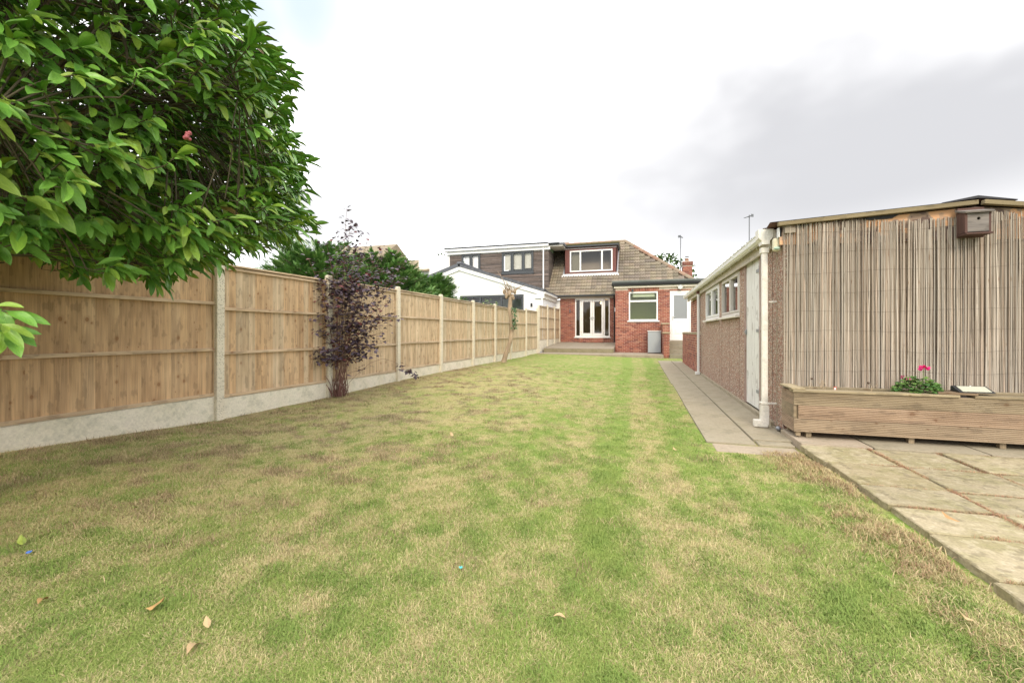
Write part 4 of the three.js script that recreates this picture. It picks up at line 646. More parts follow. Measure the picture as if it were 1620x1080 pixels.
  bricks(ch, 0, 0.60, 5.145, 5.36, [], [2.36, 0, -27.355], 0, 0.75); mesh('chimney_cap', bx(2.37, 2.95, 5.15, 5.40, -27.94, -27.37, 'x', 0.01), mMortar, ch);
  mesh('chimney_pot', join([new THREE.CylinderGeometry(0.10, 0.12, 0.2, 12).toNonIndexed().translate(2.64, 5.5, -27.65)]), ridgeM[0], ch); mesh('cowl', join([new THREE.CylinderGeometry(0.02, 0.15, 0.06, 12).toNonIndexed().translate(2.64, 5.72, -27.65), cyl(2.56, 5.58, 5.71, -27.65, 0.008, 5), cyl(2.72, 5.58, 5.71, -27.65, 0.008, 5)]), mSteel, ch);
}

// ---------------------------------------------------------------- the neighbours' house on the left
{
  const h = thing('neighbour_house', 'semi-detached house with dark tile-clad dormer and white rendered slate-roofed extension', 'house');
  const T = 26, x0 = -12.1, x1 = -5.46, w1 = [-11.24, -9.93, 5.05, 6.27], w2 = [-8.47, -6.40, 4.93, 6.27];
  mesh('wall', wallHoles(-14.4, x1 - 0.004, -0.1, 6.3, [w1, w2], -T - 0.03, 0.25), mat('white_render', [0.80, 0.80, 0.79], 0.9, { bumpMap: concBump, bumpScale: 0.002 }), h);
  // hung tiles in courses, each course a row of its own, cut at the windows
  const cl = [[0.20, 0.165, 0.15], [0.25, 0.205, 0.185], [0.16, 0.135, 0.125], [0.34, 0.27, 0.24]].map(c => mat('hung_tile', c, 0.85, { map: woodMap }));
  const course = (a, b, y) => { const q = poly([[0, 0], [0.035, 0], [0.012, 0.125], [0, 0.125]], b - a - 0.006); q.rotateY(-Math.PI / 2); q.translate(0, y, 0); q.rotateY(Math.PI); q.translate(0, 0, 0); return q; };
  for (let y = 3.3; y < 6.2; y += 0.108) {
    const cuts = [[x0, x1]].flatMap(s => [w1, w2].reduce((L, w) => y + 0.12 > w[2] && y < w[3] ? L.flatMap(([p, q]) => q <= w[0] || p >= w[1] ? [[p, q]] : [[p, w[0]], [w[1], q]]) : L, [s]));
    for (const [p, q] of cuts) if (q - p > 0.05) { const o = mesh('cladding_board', grain(poly([[0, 0], [0.035, 0], [0.012, 0.125], [0, 0.125]], q - p).rotateY(-Math.PI / 2).translate(0, 0, 0), 'x', R(0, 1), R(0, 2)), cl[y > w2[2] - 0.25 && y < w2[2] - 0.03 && p < -8 ? 3 : Math.floor(R(0, 3))], h); o.rotation.y = 0; o.position.set(q, y, -T - 0.03); }
    // right-hand cheek
    const run = clamp((y - 4.0) / 2.35, 0, 1) * 2.9 + 0.25; const c = mesh('cladding_board', grain(poly([[0, 0], [0.035, 0], [0.012, 0.125], [0, 0.125]], run), 'z', R(0, 1), R(0, 2)), cl[Math.floor(R(0, 3))], h); c.position.set(x1, y, -T - run);
  }
  mesh('cheek_core', bx(x1 - 0.2, x1 - 0.005, 3.4, 6.3, -T - 2.9, -T - 0.25), cl[2], h);
  { const o = mesh('lead_flashing', bx(0, 0.11, 0, 3.75, -0.02, 0.02), mLead, h); o.position.set(x1 + 0.04, 3.95, -T - 0.10); o.rotation.x = -Math.PI / 4; }
  for (const [w, xs] of [[w1, [-10.58]], [w2, [-7.78, -7.06]]]) {
    windowUnit(h, w[0], w[1], w[2], w[3], -T + 0.04, mDark, { bar: 0.09, mid: 0.10, xs, depth: 0.09, sash: 0.05 });
    mesh('sill', bx(w[0] - 0.04, w[1] + 0.04, w[2] - 0.075, w[2] - 0.004, -T - 0.03, -T + 0.10, 'x', 0.006), mDark, h);
    mesh('room', join([bx(w[0] - 0.3, w[1] + 0.3, 4.5, 6.4, -T - 2.6, -T - 2.5), bx(w[0] - 0.3, w[1] + 0.3, 4.5, 4.6, -T - 2.5, -T - 0.3)]), mat('pale_room', [0.55, 0.54, 0.50], 0.9), h);
  }
  const bl = mat('cream_blind', [0.66, 0.65, 0.56], 0.9, { transmission: 0.3 });
  for (const [a, b, y] of [[-8.30, -7.84, 5.12], [-7.72, -7.12, 5.16], [-7.0, -6.56, 5.2], [-11.1, -10.66, 5.1], [-10.5, -10.05, 5.1]]) mesh('blind', bx(a, b, y, 6.2, -T - 0.12, -T - 0.10), a < -9 ? mat('white_blind', [0.8, 0.8, 0.8], 0.8) : bl, h);
  // white fascia, gutter and thin tiled edge
  mesh('fascia', join([bx(x0 - 0.15, x1 + 0.12, 6.27, 6.44, -T - 0.05, -T + 0.12, 'x', 0.006), bx(x0 - 0.3, x1 + 0.05, 6.45, 6.60, -T - 0.05, -T + 0.26, 'x', 0.03)]), mWhite, h);
  mesh('flat_roof', bx(x0 - 0.3, x1 + 0.7, 6.605, 6.66, -T - 3.3, -T + 0.22, 'x', 0.01), mDark, h);
  for (let x = x0 - 0.3; x < x1 - 0.1; x += 0.24) mesh('edge_tile', bx(x, x + 0.22, 6.662, 6.70, -T - 0.3, -T + 0.25, 'x', 0.006), mDark, h);
  mesh('fascia', bx(x1 + 0.055, x1 + 0.9, 6.46, 6.53, -T - 1.6, -T + 0.0, 'x', 0.006), mWhiteOld, h); mesh('roof_edge', bx(x1 + 0.06, x1 + 0.98, 6.532, 6.66, -T - 1.6, -T + 0.05, 'x', 0.01), mat('slate_grey_edge', [0.13, 0.135, 0.15], 0.7), h);
  mesh('downpipe', join([cyl(x1 - 0.28, 3.4, 6.40, -T + 0.16, 0.045)]), mWhite, h);
  // main roof behind, left of the dormer
  // white extension with a gable towards the garden
  const TE = 22, ex0 = -14.3, ex1 = -4.99, pk = -9.64, py = 4.72, ey = 3.18, gw = [-9.62, -5.95, 0.4, 3.2], rm = mat('white_render', [0.82, 0.82, 0.81], 0.9, { bumpMap: concBump, bumpScale: 0.002 });
  { const s = new THREE.Shape([[ex0, -0.1], [ex1, -0.1], [ex1, ey], [pk, py], [ex0, ey]].map(p => new THREE.Vector2(...p))); s.holes.push(new THREE.Path([[gw[0], gw[2]], [gw[0], gw[3]], [gw[1], gw[3]], [gw[1], gw[2]]].map(p => new THREE.Vector2(...p)))); mesh('extension_wall', grain(new THREE.ExtrudeGeometry(s, { depth: 0.25, bevelEnabled: false }).translate(0, 0, -TE - 0.25)), rm, h); }
  mesh('extension_wall', bx(ex1 - 0.2, ex1, -0.1, ey, -T - 0.02, -TE - 0.25), rm, h); mesh('extension_wall', bx(ex0, ex0 + 0.2, -0.1, ey, -T - 0.02, -TE - 0.25), rm, h);
  mesh('wall_return', bx(ex1 + 0.002, -4.70, -0.1, 3.15, -T + 0.05, -T + 0.17), rm, h);
  windowUnit(h, gw[0], gw[1], gw[2], gw[3], -TE - 0.02, mDark, { bar: 0.12, mid: 0.11, xs: [-8.42, -7.2], depth: 0.1, name: 'patio_window' });
  mesh('room', join([bx(ex0 + 0.3, ex1 - 0.3, 0, 3.2, -T + 0.2, -T + 0.3)]), mat('pale_blue_room', [0.55, 0.62, 0.64], 0.9), h); mesh('floor', bx(ex0 + 0.2, ex1 - 0.2, 0, 0.1, -T + 0.2, -TE - 0.3), mat('pale_floor', [0.55, 0.55, 0.52], 0.6), h);
  const sl = (xa, ya, xb, yb) => { const L = Math.hypot(xb - xa, yb - ya), ang = Math.atan2(yb - ya, xb - xa); const put = (o, off) => { o.position.set(xa - Math.sin(ang) * off, ya + Math.cos(ang) * off, 0); o.rotation.z = ang; };
    put(mesh('barge_board', bx(0, L, -0.13, 0.06, -TE - 0.02, -TE + 0.09, 'x', 0.005), mWhite, h), 0.02);
    put(mesh('roof_slope', bx(0, L, 0.0, 0.10, -T - 0.02, -TE + 0.04, 'x'), mat('slate', [0.10, 0.105, 0.12], 0.7), h), 0.09);
    const n = 22; for (let i = 0; i < n; i++) { const o = mesh('slate', bx(0, L / n * 1.18, 0, 0.035, -TE - 0.6, -TE + 0.11, 'x', 0.004), i % 3 ? slM[0] : slM[1], h), q = i * L / n; const dn = xb > xa ? 1 : -1; o.position.set(xa + Math.cos(ang) * q - Math.sin(ang) * 0.20, ya + Math.sin(ang) * q + Math.cos(ang) * 0.20, 0); o.rotation.z = ang + 0.05; put(mesh('verge_slate', bx(q, q + L / n - 0.012, 0.0, 0.12 + (i % 2) * 0.006, -TE + 0.045, -TE + 0.10, 'x', 0.004), slM[i % 2], h), 0.085); } };
  const slM = [mat('slate', [0.105, 0.112, 0.13], 0.65), mat('slate', [0.125, 0.13, 0.148], 0.65)];
  sl(pk, py, ex1 + 0.12, ey + 0.03); { const L = Math.hypot(pk - ex0, py - ey) + 0.1, ang = Math.atan2(py - ey, pk - ex0); for (const [a, b, m, z0, z1, off] of [[-0.13, 0.06, mWhite, -TE - 0.02, -TE + 0.09, 0.02], [0, 0.2, slM[0], -T - 0.02, -TE + 0.1, 0.09]]) { const o = mesh(m === mWhite ? 'barge_board' : 'roof_slope', bx(0, L, a, b, z0, z1, 'x'), m, h); o.position.set(ex0 - 0.1 - Math.sin(ang) * off, ey - 0.03 + Math.cos(ang) * off, 0); o.rotation.z = ang; } }
  mesh('box_end', bx(ex1 - 0.35, ex1 + 0.16, ey - 0.22, ey - 0.02, -TE - 0.02, -TE + 0.10, 'x', 0.005), mWhite, h);
  mesh('ridge_tile', bx(pk - 0.14, pk + 0.14, py + 0.22, py + 0.36, -T, -TE + 0.12, 'z', 0.05), slM[1], h);
  { const g = poly([[0.05, 0.06], [0.045, -0.03], [0.01, -0.06], [-0.04, -0.06], [-0.06, 0.06]], T - TE - 0.1); mesh('gutter', grain(toCreasedNormals(g, 0.6).translate(ex1 + 0.16, ey + 0.06, -T + 0.1)), mWhite, h); }
  mesh('fascia', bx(ex1 + 0.002, ex1 + 0.09, ey - 0.2, ey + 0.02, -T + 0.2, -TE), mWhiteOld, h);
  mesh('downpipe', cyl(ex1 + 0.06, 0.0, ey, -TE + 0.12, 0.04), mWhite, h); mesh('wall_lamp', bx(-5.56, -5.47, 2.53, 2.72, -TE, -TE + 0.1, 'y', 0.012), mBlack, h);
}
// house roofs farther away
{
  const h = thing('distant_house', 'distant house with pale gable and tan roof behind the conifers', 'house', [-19.4, -0.75, -35]);
  const pale = mat('pale_render', [0.74, 0.73, 0.70], 0.9);
  mesh('wall', grain(poly([[-9, -0.2], [0, -0.2], [0, 6.6], [-9, 6.6]], 8).translate(0, 0, -8)), pale, h);
  mesh('roof', grain(poly([[0.5, 6.5], [-4.2, 9.1], [-8.5, 6.5]], 6.4).rotateY(Math.PI / 2).translate(-6.0, 0, 0), 'x'), mat('tan_tiles', [0.34, 0.28, 0.20], 0.9, { map: concMap }), h);
  mesh('gable', grain(poly([[-8.4, 6.4], [-1.7, 6.4], [-2.6, 8.3], [-5.6, 9.0]], 2.2).translate(0, 0, -1.0)), pale, h); mesh('barge_board', bx(-0.1, 0.05, 6.4, 6.6, -8, 0.5), pale, h);
  mesh('window', bx(-3.2, -1.6, 3.6, 5.0, 0.0, 0.06, 'y', 0.01), mDark, h);
}
{
  const h = thing('distant_house', 'distant low house with straw-coloured tiled roof left of the dark-clad dormer', 'house', [-17.3, -0.45, -33]);
  mesh('wall', bx(-3, 3.4, -0.2, 5.8, -7, 0), mat('buff_brick', [0.45, 0.36, 0.26], 0.9, { map: concMap }), h);
  mesh('roof', grain(poly([[0.5, 5.7], [-3.6, 7.15], [-7.5, 5.7]], 6.9).rotateY(Math.PI / 2).translate(-3.2, 0, 0), 'x'), mat('straw_tiles', [0.34, 0.275, 0.18], 0.9, { map: concMap }), h);
}
// television aerials
function aerial(label, pos, y0, y1, turn, n = 7) {
  const a = thing('tv_aerial', label, 'aerial', pos, 'television aerials on poles');
  mesh('pole', cyl(0, y0, y1, 0, 0.024, 8), mSteel, a);
  const b = []; const L = 0.5; b.push(bx(-L * 0.35, L * 0.65, y1 - 0.09, y1 - 0.065, -0.012, 0.012)); for (let i = 0; i < n; i++) { const x = -L * 0.3 + i * L * 0.9 / n; b.push(bx(x - 0.005, x + 0.005, y1 - 0.08, y1 - 0.07, -0.10 + i * 0.008, 0.10 - i * 0.008)); } b.push(bx(-L * 0.36, -L * 0.34, y1 - 0.14, y1, -0.08, 0.08));
  const h = mesh('antenna', join(b), mSteel, a); h.rotation.set(0, turn, 0.0);
  return a;
}
{ const a = aerial('tall thin television aerial pole beside the brick chimney', [2.28, 0, -27.5], 3.7, 6.95, 1.1); mesh('bracket', join([bx(0, 0.15, 4.75, 4.78, -0.015, 0.015), bx(0, 0.15, 4.98, 5.01, -0.015, 0.015)]), mSteel, a); }
aerial('slim television aerial rising behind the garage roof', [5.2, 0, -24], 0, 7.05, 2.2);
aerial('television aerial standing above the conifers, left of the dark-clad dormer', [-20.9, 0, -39.5], 6.0, 10.7, 0.5);

// ---------------------------------------------------------------- magnolia at the upper left, its trunk just outside the frame
const toWorld = (xc, y, d) => V(xc * Math.cos(PHI) - d * Math.sin(PHI), y, -(xc * Math.sin(PHI) + d * Math.cos(PHI)));   // camera-side metres (right, height, ahead) to the garden's axes
function leafGeo(nl, nw, wid, shape, fold, droop, wav = 0) {     // blade along +y of length 1, upper face +z
  const pos = [], uv = [], idx = [];
  for (let j = 0; j <= nl; j++) { const t = j / nl, w = wid * shape(t); for (let i = 0; i <= nw; i++) { const q = i / nw * 2 - 1; pos.push(q * w, t - 0.10 * droop * t * t, Math.abs(q) * w * fold - droop * t * t + wav * Math.sin(t * 9 + q * 2) * w * Math.abs(q)); uv.push(i / nw, t); } }
  for (let j = 0; j < nl; j++) for (let i = 0; i < nw; i++) { const a = j * (nw + 1) + i, b = a + 1, c = a + nw + 1, d = c + 1; idx.push(a, b, c, b, d, c); }
  const g = new THREE.BufferGeometry(); g.setAttribute('position', new THREE.Float32BufferAttribute(pos, 3)); g.setAttribute('uv', new THREE.Float32BufferAttribute(uv, 2)); g.setIndex(idx); g.computeVertexNormals(); return g;
}
const obovate = t => t < 0.03 ? 0.06 : Math.pow(Math.sin(Math.PI * Math.pow(t, 1.25)), 0.85) * (t > 0.9 ? 1 - (t - 0.9) * 2.0 : 1) + (t < 0.12 ? 0.05 : 0);
const insidePoly = (x, y, P) => { let r = false; for (let i = 0, j = P.length - 1; i < P.length; j = i++) if ((P[i][1] > y) !== (P[j][1] > y) && x < (P[j][0] - P[i][0]) * (y - P[i][1]) / (P[j][1] - P[i][1]) + P[i][0]) r = !r; return r; };
const camSide = p => { const c = Math.cos(PHI), s = Math.sin(PHI), t = -p.z, xc = p.x * c + t * s, d = -p.x * s + t * c; return [810 + 680 * xc / d, 525 - 680 * (p.y - 1.2) / d, d]; };
{
  const tr = thing('magnolia_tree', 'large-leaved green magnolia tree overhanging the fence at upper left', 'tree');
  const r = mulberry(77), RR = (a, b) => a + (b - a) * r();
  const base = toWorld(-3.75, 0.05, 2.5), trunkTop = toWorld(-3.7, 1.7, 2.6), hub = toWorld(-3.35, 2.45, 2.8);
  // the crown's outline over the garden, as the foliage was clipped and hangs
  const outline = [[-900, 900], [-60, 400], [0, 388], [75, 405], [120, 425], [185, 420], [245, 448], [290, 428], [345, 405], [400, 385], [470, 372], [480, 350], [470, 300], [474, 262], [448, 225], [462, 160], [446, 118], [420, 62], [396, 40], [362, 10], [340, -40], [300, -500], [-900, -900]];
  const tips = [];
  for (let k = 0; k < 320000 && tips.length < 4800; k++) {
    const xc = RR(-5.4, -1.15), y = RR(1.35, 4.1), d = RR(1.35, 4.9);
    const q = Math.pow(Math.abs((xc + 3.3) / 2.05), 3) + Math.pow(Math.abs((y - 2.75) / 1.42), 3) + Math.pow(Math.abs((d - 2.95) / 1.75), 3);
    if (q > 1 || q < 0.02 + 0.30 * r()) continue;
    const p = toWorld(xc, y, d), [u, v] = camSide(p); if (!insidePoly(u + RR(-20, 20), v + RR(-14, 14), outline)) continue;
    if (fbm(p.x * 2.1 + 5, p.y * 2.1 + p.z * 2.1, 3, 1200) < 0.32) continue;
    tips.push(p);
  }
  for (const [xc, y, d] of [[-1.90, 1.275, 1.62], [-1.95, 1.21, 1.66], [-1.88, 1.225, 1.58]]) tips.push(toWorld(xc, y, d));       // low sprig at the left edge
  const geos = [leafGeo(8, 4, 0.145, obovate, 0.42, 0.24, 0.22), leafGeo(8, 4, 0.165, obovate, 0.30, 0.42, 0.32), leafGeo(8, 4, 0.13, obovate, 0.6, 0.14, 0.14)];
  const pull = toWorld(0.28, 0, -0.05), leaves = [[], [], []], twigs = [], all = [];
  for (const p of tips) {
    const out = p.clone().sub(hub); out.y *= 0.6; out.normalize();
    const dir = out.clone().multiplyScalar(0.8).add(V(RR(-0.5, 0.5), RR(-0.25, 0.35), RR(-0.5, 0.5))).add(toWorld(0.25, 0, 0)).normalize();
    const n = 5 + Math.floor(r() * 4), ph = r() * 6.28, side = new THREE.Vector3().crossVectors(dir, V(0, 1, 0)).normalize(), up = new THREE.Vector3().crossVectors(side, dir);
    const start = p.clone().addScaledVector(dir, -0.16).add(V(0, -0.02, 0)); twigs.push([start, p]);
    for (let i = 0; i < n; i++) {
      const f = i / n, a = ph + i * 2.4, at = p.clone().addScaledVector(dir, -0.13 * f * f - 0.01), spread = lerp(0.25, 1.05, f) + RR(-0.15, 0.15);
      const rad = side.clone().multiplyScalar(Math.cos(a)).addScaledVector(up, Math.sin(a));
      const ld = dir.clone().multiplyScalar(Math.cos(spread)).addScaledVector(rad, Math.sin(spread)); ld.y -= RR(0.05, 0.5); ld.add(pull).normalize();
      const nrm = V(RR(-0.4, 0.4), 0.75, RR(-0.4, 0.4)).addScaledVector(out, 0.62).addScaledVector(rad, -0.2), s = (p.y < 1.3 ? 0.115 + 0.03 * r() : 0.08 + 0.09 * r()) * (0.72 + 0.28 * (1 - f) + 0.1), g = Math.floor(r() * 3);
      const young = r() < 0.22 + 0.12 * (1 - f), col = r() < 0.012 ? mix3([0.22, 0.12, 0.05], [0.36, 0.24, 0.08], r()) : young ? mix3([0.20, 0.345, 0.045], [0.34, 0.46, 0.085], r()) : mix3([0.11, 0.265, 0.042], [0.215, 0.41, 0.072], r());
      const [u, v, d] = camSide(at); all.push({ m: basis(at, ld, nrm, s), col, g, size: u > -40 && u < 620 && v > -60 && v < 700 ? s / d : 0, p: at });
    }
  }
  // leaves the camera sees best: near and toward the outside
  const order = all.map((l, i) => [l.size * (l.p.distanceTo(camera.position) < 3.4 ? 1 : 0.5) * (1 + 0.4 * h2(i, 3, 1)), i]).sort((a, b) => b[0] - a[0]), single = new Set(order.slice(0, 290).map(q => q[1]));
  const lm = (c, n) => mat(n, c, 0.38, { bumpMap: leafMap, bumpScale: 0.0025, map: leafMap, side: THREE.DoubleSide, transmission: 0.0, specularIntensity: 0.7 });
  const tones = []; for (let i = 0; i < 10; i++) tones.push([i < 3 ? mix3([0.20, 0.345, 0.045], [0.34, 0.46, 0.085], i / 2) : mix3([0.11, 0.265, 0.042], [0.215, 0.41, 0.072], (i - 3) / 6)]);
  const toneM = tones.map(c => lm(c[0], 'magnolia_leaf'));
  all.forEach((l, i) => { if (!single.has(i)) { leaves[l.g].push([l.m, l.col]); return; } let b = 0, bd = 9; tones.forEach(([c], k) => { const q = Math.abs(c[1] - l.col[1]) + Math.abs(c[0] - l.col[0]); if (q < bd) { bd = q; b = k; } }); const o = mesh('leaf', geos[l.g], toneM[b], tr); o.applyMatrix4(l.m); });
  leaves.forEach((L, k) => instances('foliage', geos[k], lm([1, 1, 1], 'magnolia_foliage'), L, tr));
  // trunk, limbs and twigs
  mesh('trunk', grain(tubeOf([base.toArray(), trunkTop.clone().lerp(base, 0.5).add(V(0.05, 0, 0.03)).toArray(), trunkTop.toArray(), hub.toArray()], 0.10, 0.06, 14, 10), 'y'), mBark, tr);
  const limbs = []; const ends = []; for (let i = 0; i < 40; i++) { const e = tips[Math.floor(r() * tips.length)]; const m1 = trunkTop.clone().lerp(hub, r()), mid = m1.clone().lerp(e, 0.5).add(V(RR(-0.1, 0.1), RR(0, 0.22), RR(-0.1, 0.1))); limbs.push(tubeOf([m1.toArray(), mid.toArray(), e.toArray()], 0.024, 0.005, 10, 6)); ends.push(mid, e, m1.clone().lerp(e, 0.75)); }
  for (let i = 0; i < 3; i++) { const e = tips[tips.length - 3 + i], m1 = toWorld(-2.9, 1.3, 1.8); limbs.push(tubeOf([m1.toArray(), m1.clone().lerp(e, 0.6).add(V(0, 0.05, 0)).toArray(), e.toArray()], 0.008, 0.003, 8, 5)); }
  mesh('limbs', grain(join(limbs)), mBark, tr).userData.kind = 'stuff';
  const tw = twigs.map(([a, b]) => { let best = ends[0]; for (const e of ends) if (e.distanceToSquared(a) < best.distanceToSquared(a)) best = e; const far = best.distanceTo(a), from = far > 0.3 ? a.clone().lerp(best, 0.3 / far) : best; return tubeOf([from.toArray(), from.clone().lerp(a, 0.6).add(V(0, 0.015, 0)).toArray(), a.toArray(), b.toArray()], 0.005, 0.003, 5, 4); });
  mesh('twigs', grain(join(tw)), mat('twig_bark', [0.085, 0.07, 0.04], 0.9), tr).userData.kind = 'stuff';
  const seed = mesh('seed_pod', (() => { const gs = []; for (let i = 0; i < 14; i++) { const s = new THREE.IcosahedronGeometry(0.008 + r() * 0.007, 1); s.translate(RR(-0.014, 0.014), RR(-0.022, 0.022), RR(-0.014, 0.014)); gs.push(s); } return join(gs); })(), mat('pink_seed', [0.30, 0.07, 0.08], 0.6), tr); seed.position.copy(toWorld(-1.36, 2.02, 1.80)); seed.scale.setScalar(0.62);
}

// ---------------------------------------------------------------- purple-leaved shrub against the fence
{
  const sh = thing('purple_shrub', 'tall loose purple-leaved shrub growing against the fence', 'shrub', [-5.28, 0.03, -6.62]);
  const r = mulberry(91), RR = (a, b) => a + (b - a) * r();
  const stemM = mat('brown_stem', [0.26, 0.18, 0.125], 0.85, { map: barkMap }), stems = [], L = [[], []], geos = [leafGeo(4, 2, 0.34, t => Math.sin(Math.PI * Math.pow(t, 0.9)) + 0.04, 0.3, 0.2), leafGeo(4, 2, 0.40, t => Math.sin(Math.PI * Math.pow(t, 0.8)) + 0.04, 0.15, 0.4)];
  const leafAt = (p, d, k = 1) => { const a = r() * 6.28, dir = V(Math.cos(a), RR(-0.5, 0.6), Math.sin(a)).addScaledVector(d, 0.5).normalize(), s = RR(0.055, 0.095) * k, q = r(); L[q < 0.5 ? 0 : 1].push([basis(p, dir, V(RR(-0.6, 0.6), 1, RR(-0.3, 0.9)), s), q < 0.12 ? mix3([0.12, 0.03, 0.035], [0.17, 0.05, 0.045], r()) : mix3([0.045, 0.032, 0.045], [0.145, 0.105, 0.135], r())]); };
  const grow = (pts, r0, n, dens, from = 0.3) => {
    const c = new THREE.CatmullRomCurve3(pts.map(p => V(...p))); stems.push([pts, r0 * 0.55]);
    for (let i = 0; i < n; i++) { const t = from + (1 - from) * r(), p = c.getPoint(t), d = c.getTangent(t); const off = V(RR(-1, 1), RR(-0.6, 0.8), RR(-1, 1)).multiplyScalar(0.055 + 0.10 * r() * dens); leafAt(p.clone().add(off), d); }
    return c;
  };
  // main stems fan up from the base: [sideways along the picture, out from the fence, height]
  const mains = [[0.05, 0.10, 3.42], [0.28, 0.12, 3.0], [0.12, 0.06, 3.12], [0.42, 0.05, 2.9], [0.18, 0.12, 2.8], [-0.1, 0.06, 2.9], [0.7, 0.0, 2.75], [-0.25, 0.10, 2.75], [0.55, 0.05, 2.6], [-0.05, 0.22, 2.5], [0.40, 0.28, 2.3], [-0.38, 0.12, 2.2], [0.70, 0.15, 2.05], [0.15, 0.35, 2.0], [0.9, -0.02, 2.35], [0.05, 0.05, 2.75], [0.62, 0.25, 1.75], [-0.2, 0.3, 1.6], [0.38, 0.02, 2.75], [-0.45, 0.0, 2.45], [1.05, 0.05, 2.55]];
  for (const [a, o, h] of mains) {
    // along the picture = mostly +x toward the lawn and -z away
    const ex = a * 0.72 + o, ez = -a * 0.9 + o * 0.2, c = grow([[RR(-0.12, 0.12), 0, RR(-0.12, 0.12)], [ex * 0.18 + RR(-0.04, 0.04), h * 0.35, ez * 0.18], [ex * 0.55 + RR(-0.06, 0.06), h * 0.7, ez * 0.55], [ex, h, ez]], 0.014, Math.round(20 + h * 9 - (h > 3 ? 10 : 0)), h > 3 ? 0.5 : 1, h > 2.6 ? 0.5 : 0.32);
    const nb = 5 + Math.floor(r() * 3); for (let b = 0; b < nb; b++) { const t = RR(0.2, 0.9), p = c.getPoint(t), sgn = r() < 0.62 ? 1 : -1, l = RR(0.2, 0.52) * (h > 3 ? 0.55 : 1); grow([p.toArray(), [p.x + sgn * l * 0.35 + RR(-0.08, 0.15), p.y + l * RR(0.1, 0.5), p.z - sgn * l * 0.5], [p.x + sgn * l * 0.7 + RR(-0.1, 0.25), p.y + l * RR(0.0, 0.8), p.z - sgn * l * 0.9]], 0.006, 12, 0.42, 0.12); }
  }
  grow([[0.05, 0.1, 0], [0.25, 0.55, -0.5], [0.30, 0.62, -1.1], [0.35, 0.38, -1.6], [0.5, 0.16, -1.95]], 0.007, 46, 0.55, 0.66);          // long shoot that hangs to the grass
  grow([[0.0, 0.2, 0], [0.2, 0.8, -0.25], [0.55, 1.0, -0.75]], 0.008, 26, 0.6, 0.4);
  const cut = []; for (let i = 0; i < 26; i++) { const a = r() * 6.28, q = RR(0.02, 0.15), h = RR(0.12, 0.4); cut.push(tubeOf([[Math.cos(a) * q, 0, Math.sin(a) * q], [Math.cos(a) * q * 1.3 + RR(-0.03, 0.03), h * 0.6, Math.sin(a) * q * 1.3], [Math.cos(a) * q * 1.8, h, Math.sin(a) * q * 1.8]], 0.009, 0.004, 4, 5)); }
  stems.slice(0, 46).forEach(([p, r0]) => mesh('stem', grain(tubeOf(p, r0, r0 * 0.3, 10, 5)), stemM, sh));
  mesh('twigs', grain(join([...stems.slice(46).map(([p, r0]) => tubeOf(p, r0, r0 * 0.35, 6, 4)), ...cut])), mat('dark_red_twig', [0.16, 0.075, 0.06], 0.85), sh).userData.kind = 'stuff';
  L.forEach((q, k) => instances('foliage', geos[k], mat('purple_leaf', [1, 1, 1], 0.5, { side: THREE.DoubleSide }), q, sh));
}

